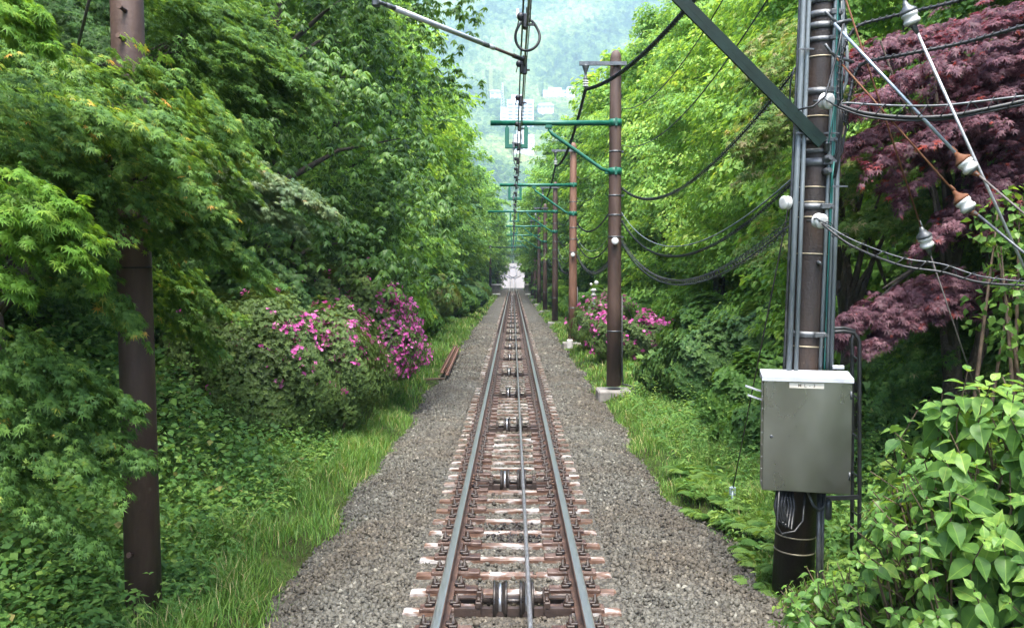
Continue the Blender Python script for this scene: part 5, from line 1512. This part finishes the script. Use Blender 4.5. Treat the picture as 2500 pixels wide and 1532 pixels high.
shrub("azalea_shrub", "pink azalea on the right behind the nearest green-armed pole", [(2.85, 22.8, .35, .8, 1.1, .85), (3.65, 22.4, .4, .85, 1.0, .8)], 9000, .055, M['azalea'], T_diamond(.28), 54, flowers=900,
      fzone=lambda P, N: .15 + .9 * smooth(.1, .7, P[:, 2]) * smooth(3.2, 3.7, P[:, 0]) + .35 * smooth(.3, .9, P[:, 2]), group=ga, fsize=.06)
shrub("azalea_shrub", "pink azalea on the right between the orange-brown pole and the grey post", [(2.6, 26.2, .45, .75, 1.1, .95), (3.3, 27.6, .8, .8, 1.0, .9)], 7000, .06, M['azalea'], T_diamond(.28), 55, flowers=500, fzone=lambda P, N: .1 + smooth(.3, 1.2, P[:, 2]), group=ga, fsize=.06)
shrub("evergreen_shrub", "dark green bush right of the pink azalea beside the right verge", [(3.75, 15.6, .35, .95, 1.1, 1.0), (3.2, 16.6, .2, .6, .7, .6), (4.7, 15.2, .5, 1.1, 1.1, 1.2)], 9000, .085, M['dark'], T_fold(.3), 56, tint0=.55)
shrub("evergreen_shrub", "dark green bush at the foot of the ground stay, left of the cabinet", [(3.7, 11.2, .0, .8, .8, .6), (3.9, 12.8, .15, .9, .8, .85)], 6000, .09, M['mid'], T_fold(.32), 57, tint0=.4)
shrub("conical_shrub", "grey-green conical conifer bush on the left verge far up the track", [(-3.6, 33, 1.0, .9, 1.0, 1.5), (-3.3, 38, .9, .8, 1.0, 1.3)], 9000, .10, M['azalea'], T_diamond(.2), 58, tint0=.65, cat="bush")
shrub("verge_bush", "bright green bush between the left azalea and the conical conifer", [(-3.6, 24.5, .9, 1.0, 1.3, 1.4), (-3.9, 21.5, 1.0, 1.1, 1.3, 1.6)], 8000, .11, M['bright'], T_fold(.32), 59, tint0=.45, cat="bush")
for k, (x, y, zc, r, mt) in enumerate(((-3.2, 45, .6, 1.2, 'mid'), (-3.1, 53, .6, 1.3, 'dark'), (-3.2, 62, .6, 1.2, 'azalea'), (-3.4, 72, .7, 1.3, 'mid'), (3.8, 36, .4, 1.3, 'mid'), (3.7, 46, .5, 1.3, 'bright'), (3.5, 56, .5, 1.2, 'mid'), (3.3, 68, .5, 1.2, 'azalea'), (3.4, 80, .5, 1.2, 'dark'), (-3.8, 28.8, .5, 1.2, 'mid'), (4.6, 30, .5, 1.4, 'bright'), (4.9, 19.5, .6, 1.2, 'mid'))):
    shrub("verge_bush", ["low bush", "rounded bush"][k % 2] + (" on the left verge beyond the conical conifer" if x < 0 and y > 40 else " on the left verge under the lime green tree" if x < 0 else " on the right verge behind the row of poles"), [(x, y, zc, r, r * 1.2, r * .95)], 3200, .13, M[mt], T_fold(.34), 60 + k, group="bushes along the verges", cat="bush")

# ------------------------------------------------------------------ broad-leaved bush, right foreground
def front_bush():
    rg = np.random.default_rng(71)
    root = empty("broadleaf_bush", (3.0, 4.7, -.15)); tag(root, "big glossy light-green bush with broad leaves filling the lower right corner", "bush")
    shoots = []
    def blob(c, r, n):
        d = norm(rg.normal(size=(n, 3))); d[:, 2] = np.abs(d[:, 2]) * rg.choice([1, 1, -.5], n)
        q = np.where(rg.random(n) < .4, rg.uniform(.55, .9, n), rg.uniform(.9, 1.06, n))
        for k in range(n):
            p = np.array(c) + d[k] * np.array(r) * q[k]
            if p[2] > -.15: shoots.append((p, norm(d[k] + np.array((0, 0, .55)))))
    blob((3.15, 4.9, .75), (.95, .8, 1.0), 240)
    blob((2.75, 4.75, .55), (.75, .6, .78), 150)
    blob((2.2, 5.05, .12), (.52, .5, .42), 90)
    blob((3.3, 4.4, .4), (.9, .6, .7), 120)
    blob((2.05, 5.3, -.1), (.35, .4, .3), 40)
    for (px, py, Yp) in ((2362, 905, 4.9), (2300, 960, 5.0), (2240, 1000, 5.0), (2420, 930, 4.7), (2475, 960, 4.6)):
        shoots.append((at(px, py, Yp), np.array((-.1, -.2, 1.0))))
    lv = Leaves(); st = MB()
    P = []; D = []; N = []; S = []; T = []
    for (p, d) in shoots:
        small = p[0] < 2.35
        d = norm(d + rg.normal(0, .2, 3)); u = norm(np.cross(d, rg.normal(size=3))); v = np.cross(d, u); L = rg.uniform(.2, .34) * (.7 if small else 1)
        t0 = rg.normal(.45, .13)
        for j in range(5 if not small else 4):
            ph = j * 1.57 + rg.normal(0, .2)
            for q in (0, math.pi):
                if rg.random() < .14: continue
                dr = u * math.cos(ph + q) + v * math.sin(ph + q); s = (.07, .115, .15, .165, .165)[j] * rg.uniform(.8, 1.15) * (.66 if small else 1)
                P.append(p - d * L * (j / 4.) + dr * .012); dd = dr + d * (.7 - .28 * j); dd = dd + np.array((0, 0, -.18 - .12 * j)) + rg.normal(0, .12, 3); D.append(dd)
                N.append(d * .9 - dr * .35 + np.array((0, 0, .55)) + rg.normal(0, .16, 3)); S.append(s); T.append(t0 + (.18 if j < 2 else 0) + rg.normal(0, .08))
        g = np.array((3.0 + (p[0] - 3.0) * .45, 4.9 + (p[1] - 4.9) * .4, -.15))
        b = p - d * L; mid = g * .45 + b * .55 + rg.normal(0, .05, 3) + (0, 0, -.05)
        st.tube([g, mid, b, p], [.009, .007, .005, .003], 5, caps=False)
    lv.add(np.array(P), np.array(D), np.array(N), np.array(S), np.array(T))
    o = lv.build("foliage", TO, M['hydra'], root, smooth=True); st.build("stems", M['stem'], root)
front_bush()
# leafy sapling at right edge, behind the bush
shrub("sapling", "slim young tree with round bright leaves at the right edge under the purple maple", [(4.7, 7.3, 1.9, .5, .5, .9), (4.5, 7.4, 2.7, .35, .3, .4)], 900, .085, M['hydra'], T_fold(.4), 75, rosette=0, hang=.3, cat="young tree")

# ------------------------------------------------------------------ undergrowth, grass, ferns (nobody could count these)
def cover():
    rg = np.random.default_rng(81); lv = Leaves()
    def patch(n, fx, fy, hmax, size, t0):
        x = fx(n); y = fy(n); g = ground_z(x, y)
        h = hmax(x, y) * rg.random(n) ** .6
        d = rg.normal(0, 1, (n, 3)); d[:, 2] = rg.normal(-.25, .3, n)
        N = rg.normal(0, .35, (n, 3)) + np.array((0, -.25, 1))
        lv.add(np.stack([x, y, g + h], 1), d, N, size * rg.uniform(.45, 1.6, n), t0 + rg.normal(0, .2, n) + .15 * np.sin(x * 3.1) * np.sin(y * 2.3))
    # left: behind the brown pole
    patch(8000, lambda n: rg.uniform(-5.2, -2.45, n), lambda n: rg.uniform(6.3, 11.5, n), lambda x, y: np.clip(-(x + 2.35) * .85, .05, 1.5) * (1 - .3 * np.sin(y * 2)), .062, .48)
    patch(9000, lambda n: rg.uniform(-4.8, -2.5, n), lambda n: rg.uniform(4.4, 6.6, n), lambda x, y: np.clip(-(x + 2.5) * .6, .05, .9), .05, .40)
    patch(9000, lambda n: rg.uniform(-9, -4.5, n), lambda n: rg.uniform(6, 20, n), lambda x, y: 1.1 + 0 * x, .12, .35)
    patch(9000, lambda n: rg.uniform(2.6, 5.5, n), lambda n: rg.uniform(6.2, 15, n), lambda x, y: np.clip((x - 2.4) * .3, .05, .6), .075, .42)
    patch(9000, lambda n: rg.uniform(5, 9, n), lambda n: rg.uniform(6, 22, n), lambda x, y: 1.0 + 0 * x, .12, .3)
    patch(9000, lambda n: rg.choice([-1, 1], n) * rg.uniform(2.7, 6.5, n), lambda n: rg.uniform(15, 60, n), lambda x, y: np.clip((np.abs(x) - 2.6) * .5, .05, .8), .16, .45)
    patch(9000, lambda n: rg.choice([-1, 1], n) * rg.uniform(2.5, 6.5, n), lambda n: rg.uniform(55, 145, n), lambda x, y: np.clip((np.abs(x) - 2.3) * .8, .05, 1.6), .3, .45)
    o1 = lv; tag(o1.build("undergrowth", T_fold(.42), M['cover']), kind="stuff")
    lv = Leaves()
    for _ in range(2300):      # taller leafy weeds
        sd_ = -1 if rg.random() < .74 else 1
        x = sd_ * rg.uniform(2.35, 4.6) if sd_ < 0 else rg.uniform(2.1, 4.2); y = rg.uniform(4.6, 17); g = float(ground_z(x, y)); H = rg.uniform(.25, .75) * min(1.6, .5 + .5 * (abs(x) - 2)); m = rg.integers(8, 20)
        if sd_ > 0 and y < 6.9: continue
        t = np.sort(rg.random(m)); lx, ly = rg.normal(0, .18, 2)
        P = np.stack([x + lx * t * t, y + ly * t * t, g + H * t], 1); a = np.arange(m) * 2.4 + rg.random() * 6
        D = np.stack([np.cos(a), np.sin(a), rg.uniform(-.5, .3, m)], 1)
        lv.add(P, D, np.tile((0, -.2, 1.0), (m, 1)) + rg.normal(0, .2, (m, 3)), rg.uniform(.05, .13) * (1.15 - .7 * t), np.full(m, rg.normal(.6, .22)) + rg.normal(0, .06, m))
    tag(lv.build("weeds", T_fold(.2), M['cover']), kind="stuff")
    # ferns
    fl = Leaves(); 
    for (cx, cy, n, s) in [(rg.uniform(2.0, 3.3), rg.uniform(6.8, 10.5), 9, .32) for _ in range(60)] + [(rg.uniform(-3.6, -2.6), rg.uniform(5.2, 9.5), 8, .32) for _ in range(30)]:
        g = float(ground_z(cx, cy))
        for k in range(n):
            a = rg.random() * 6.28; L = s * rg.uniform(.7, 1.2); m = 16; t = np.linspace(.12, 1, m)
            px_ = cx + np.cos(a) * t * L * .8; py_ = cy + np.sin(a) * t * L * .8; pz = g + L * (.9 * t - .75 * t * t)
            for q in (-1, 1):
                D = np.stack([np.cos(a + q * 1.25) + 0 * t, np.sin(a + q * 1.25) + 0 * t, -.2 + 0 * t], 1)
                fl.add(np.stack([px_, py_, pz], 1), D, np.tile((0, 0, 1.0), (m, 1)) + rg.normal(0, .1, (m, 3)), L * .34 * np.sin(np.pi * (t * .85 + .1)), np.full(m, rg.random()))
    tag(fl.build("ferns", T_diamond(.13), M['fern']), kind="stuff")
cover()
def grass():
    rg = np.random.default_rng(91)
    V = []; P0 = []; 
    def blades(n, fx, fy, h, wd):
        x = fx(n); y = fy(n)
        e = np.where(x < 0, bed_edge(-1, y), bed_edge(1, y)); ed = np.abs(x) - e
        clump = .5 + .5 * np.sin(x * 4.3 + 1.3 * np.sin(y * 2.1)) * np.sin(y * 3.1 + x)
        keep = (ed > rg.normal(.0, .11, n)) & (rg.random(n) < .18 + .82 * clump)
        x, y, ed, clump = x[keep], y[keep], ed[keep], clump[keep]; n = len(x)
        g = ground_z(x, y) - .02
        H = h * rg.uniform(.35, 1.2, n) * (.6 + .65 * np.clip(ed, 0, .8)) * (.6 + .8 * clump)
        a = rg.random(n) * 6.28; lean = rg.uniform(.15, .9, n) * H; ww = wd * rg.uniform(.7, 1.3, n)
        ux, uy = np.cos(a), np.sin(a); wx, wy = -uy * ww, ux * ww
        q = lambda t, k: np.stack([x + ux * lean * t * t + wx * k, y + uy * lean * t * t + wy * k, g + H * (t - .22 * t * t)], 1)
        vs = np.stack([q(0, -1), q(0, 1), q(.5, -.8), q(.5, .8), q(1, 0)], 1)
        return vs.reshape(-1, 3), n, np.clip(rg.normal(.42, .2, n) + .22 * clump + .5 * (rg.random(n) < .05), 0, 1)
    parts = [blades(100000, lambda n: -rg.uniform(1.55, 4.4, n), lambda n: rg.uniform(4.2, 16, n), .26, .0045),
             blades(70000, lambda n: rg.uniform(1.6, 4.2, n), lambda n: rg.uniform(6.2, 16, n), .20, .0042),
             blades(46000, lambda n: rg.choice([-1, 1], n) * rg.uniform(1.6, 3.6, n), lambda n: rg.uniform(15, 45, n), .26, .011),
             blades(22000, lambda n: rg.choice([-1, 1], n) * rg.uniform(1.6, 3.2, n), lambda n: rg.uniform(45, 98, n), .3, .025)]
    V = np.concatenate([p[0] for p in parts]); n = sum(p[1] for p in parts); T = np.concatenate([p[2] for p in parts])
    b = np.arange(n) * 5
    Q = np.stack([b, b + 1, b + 3, b + 2], 1).ravel(); Tr = np.stack([b + 2, b + 3, b + 4], 1).ravel()
    tag(np_mesh("grass", V, np.concatenate([Q, Tr]), np.concatenate([np.full(n, 4), np.full(n, 3)]), M['grass'], tint=np.concatenate([T, T])), kind="stuff")
grass()
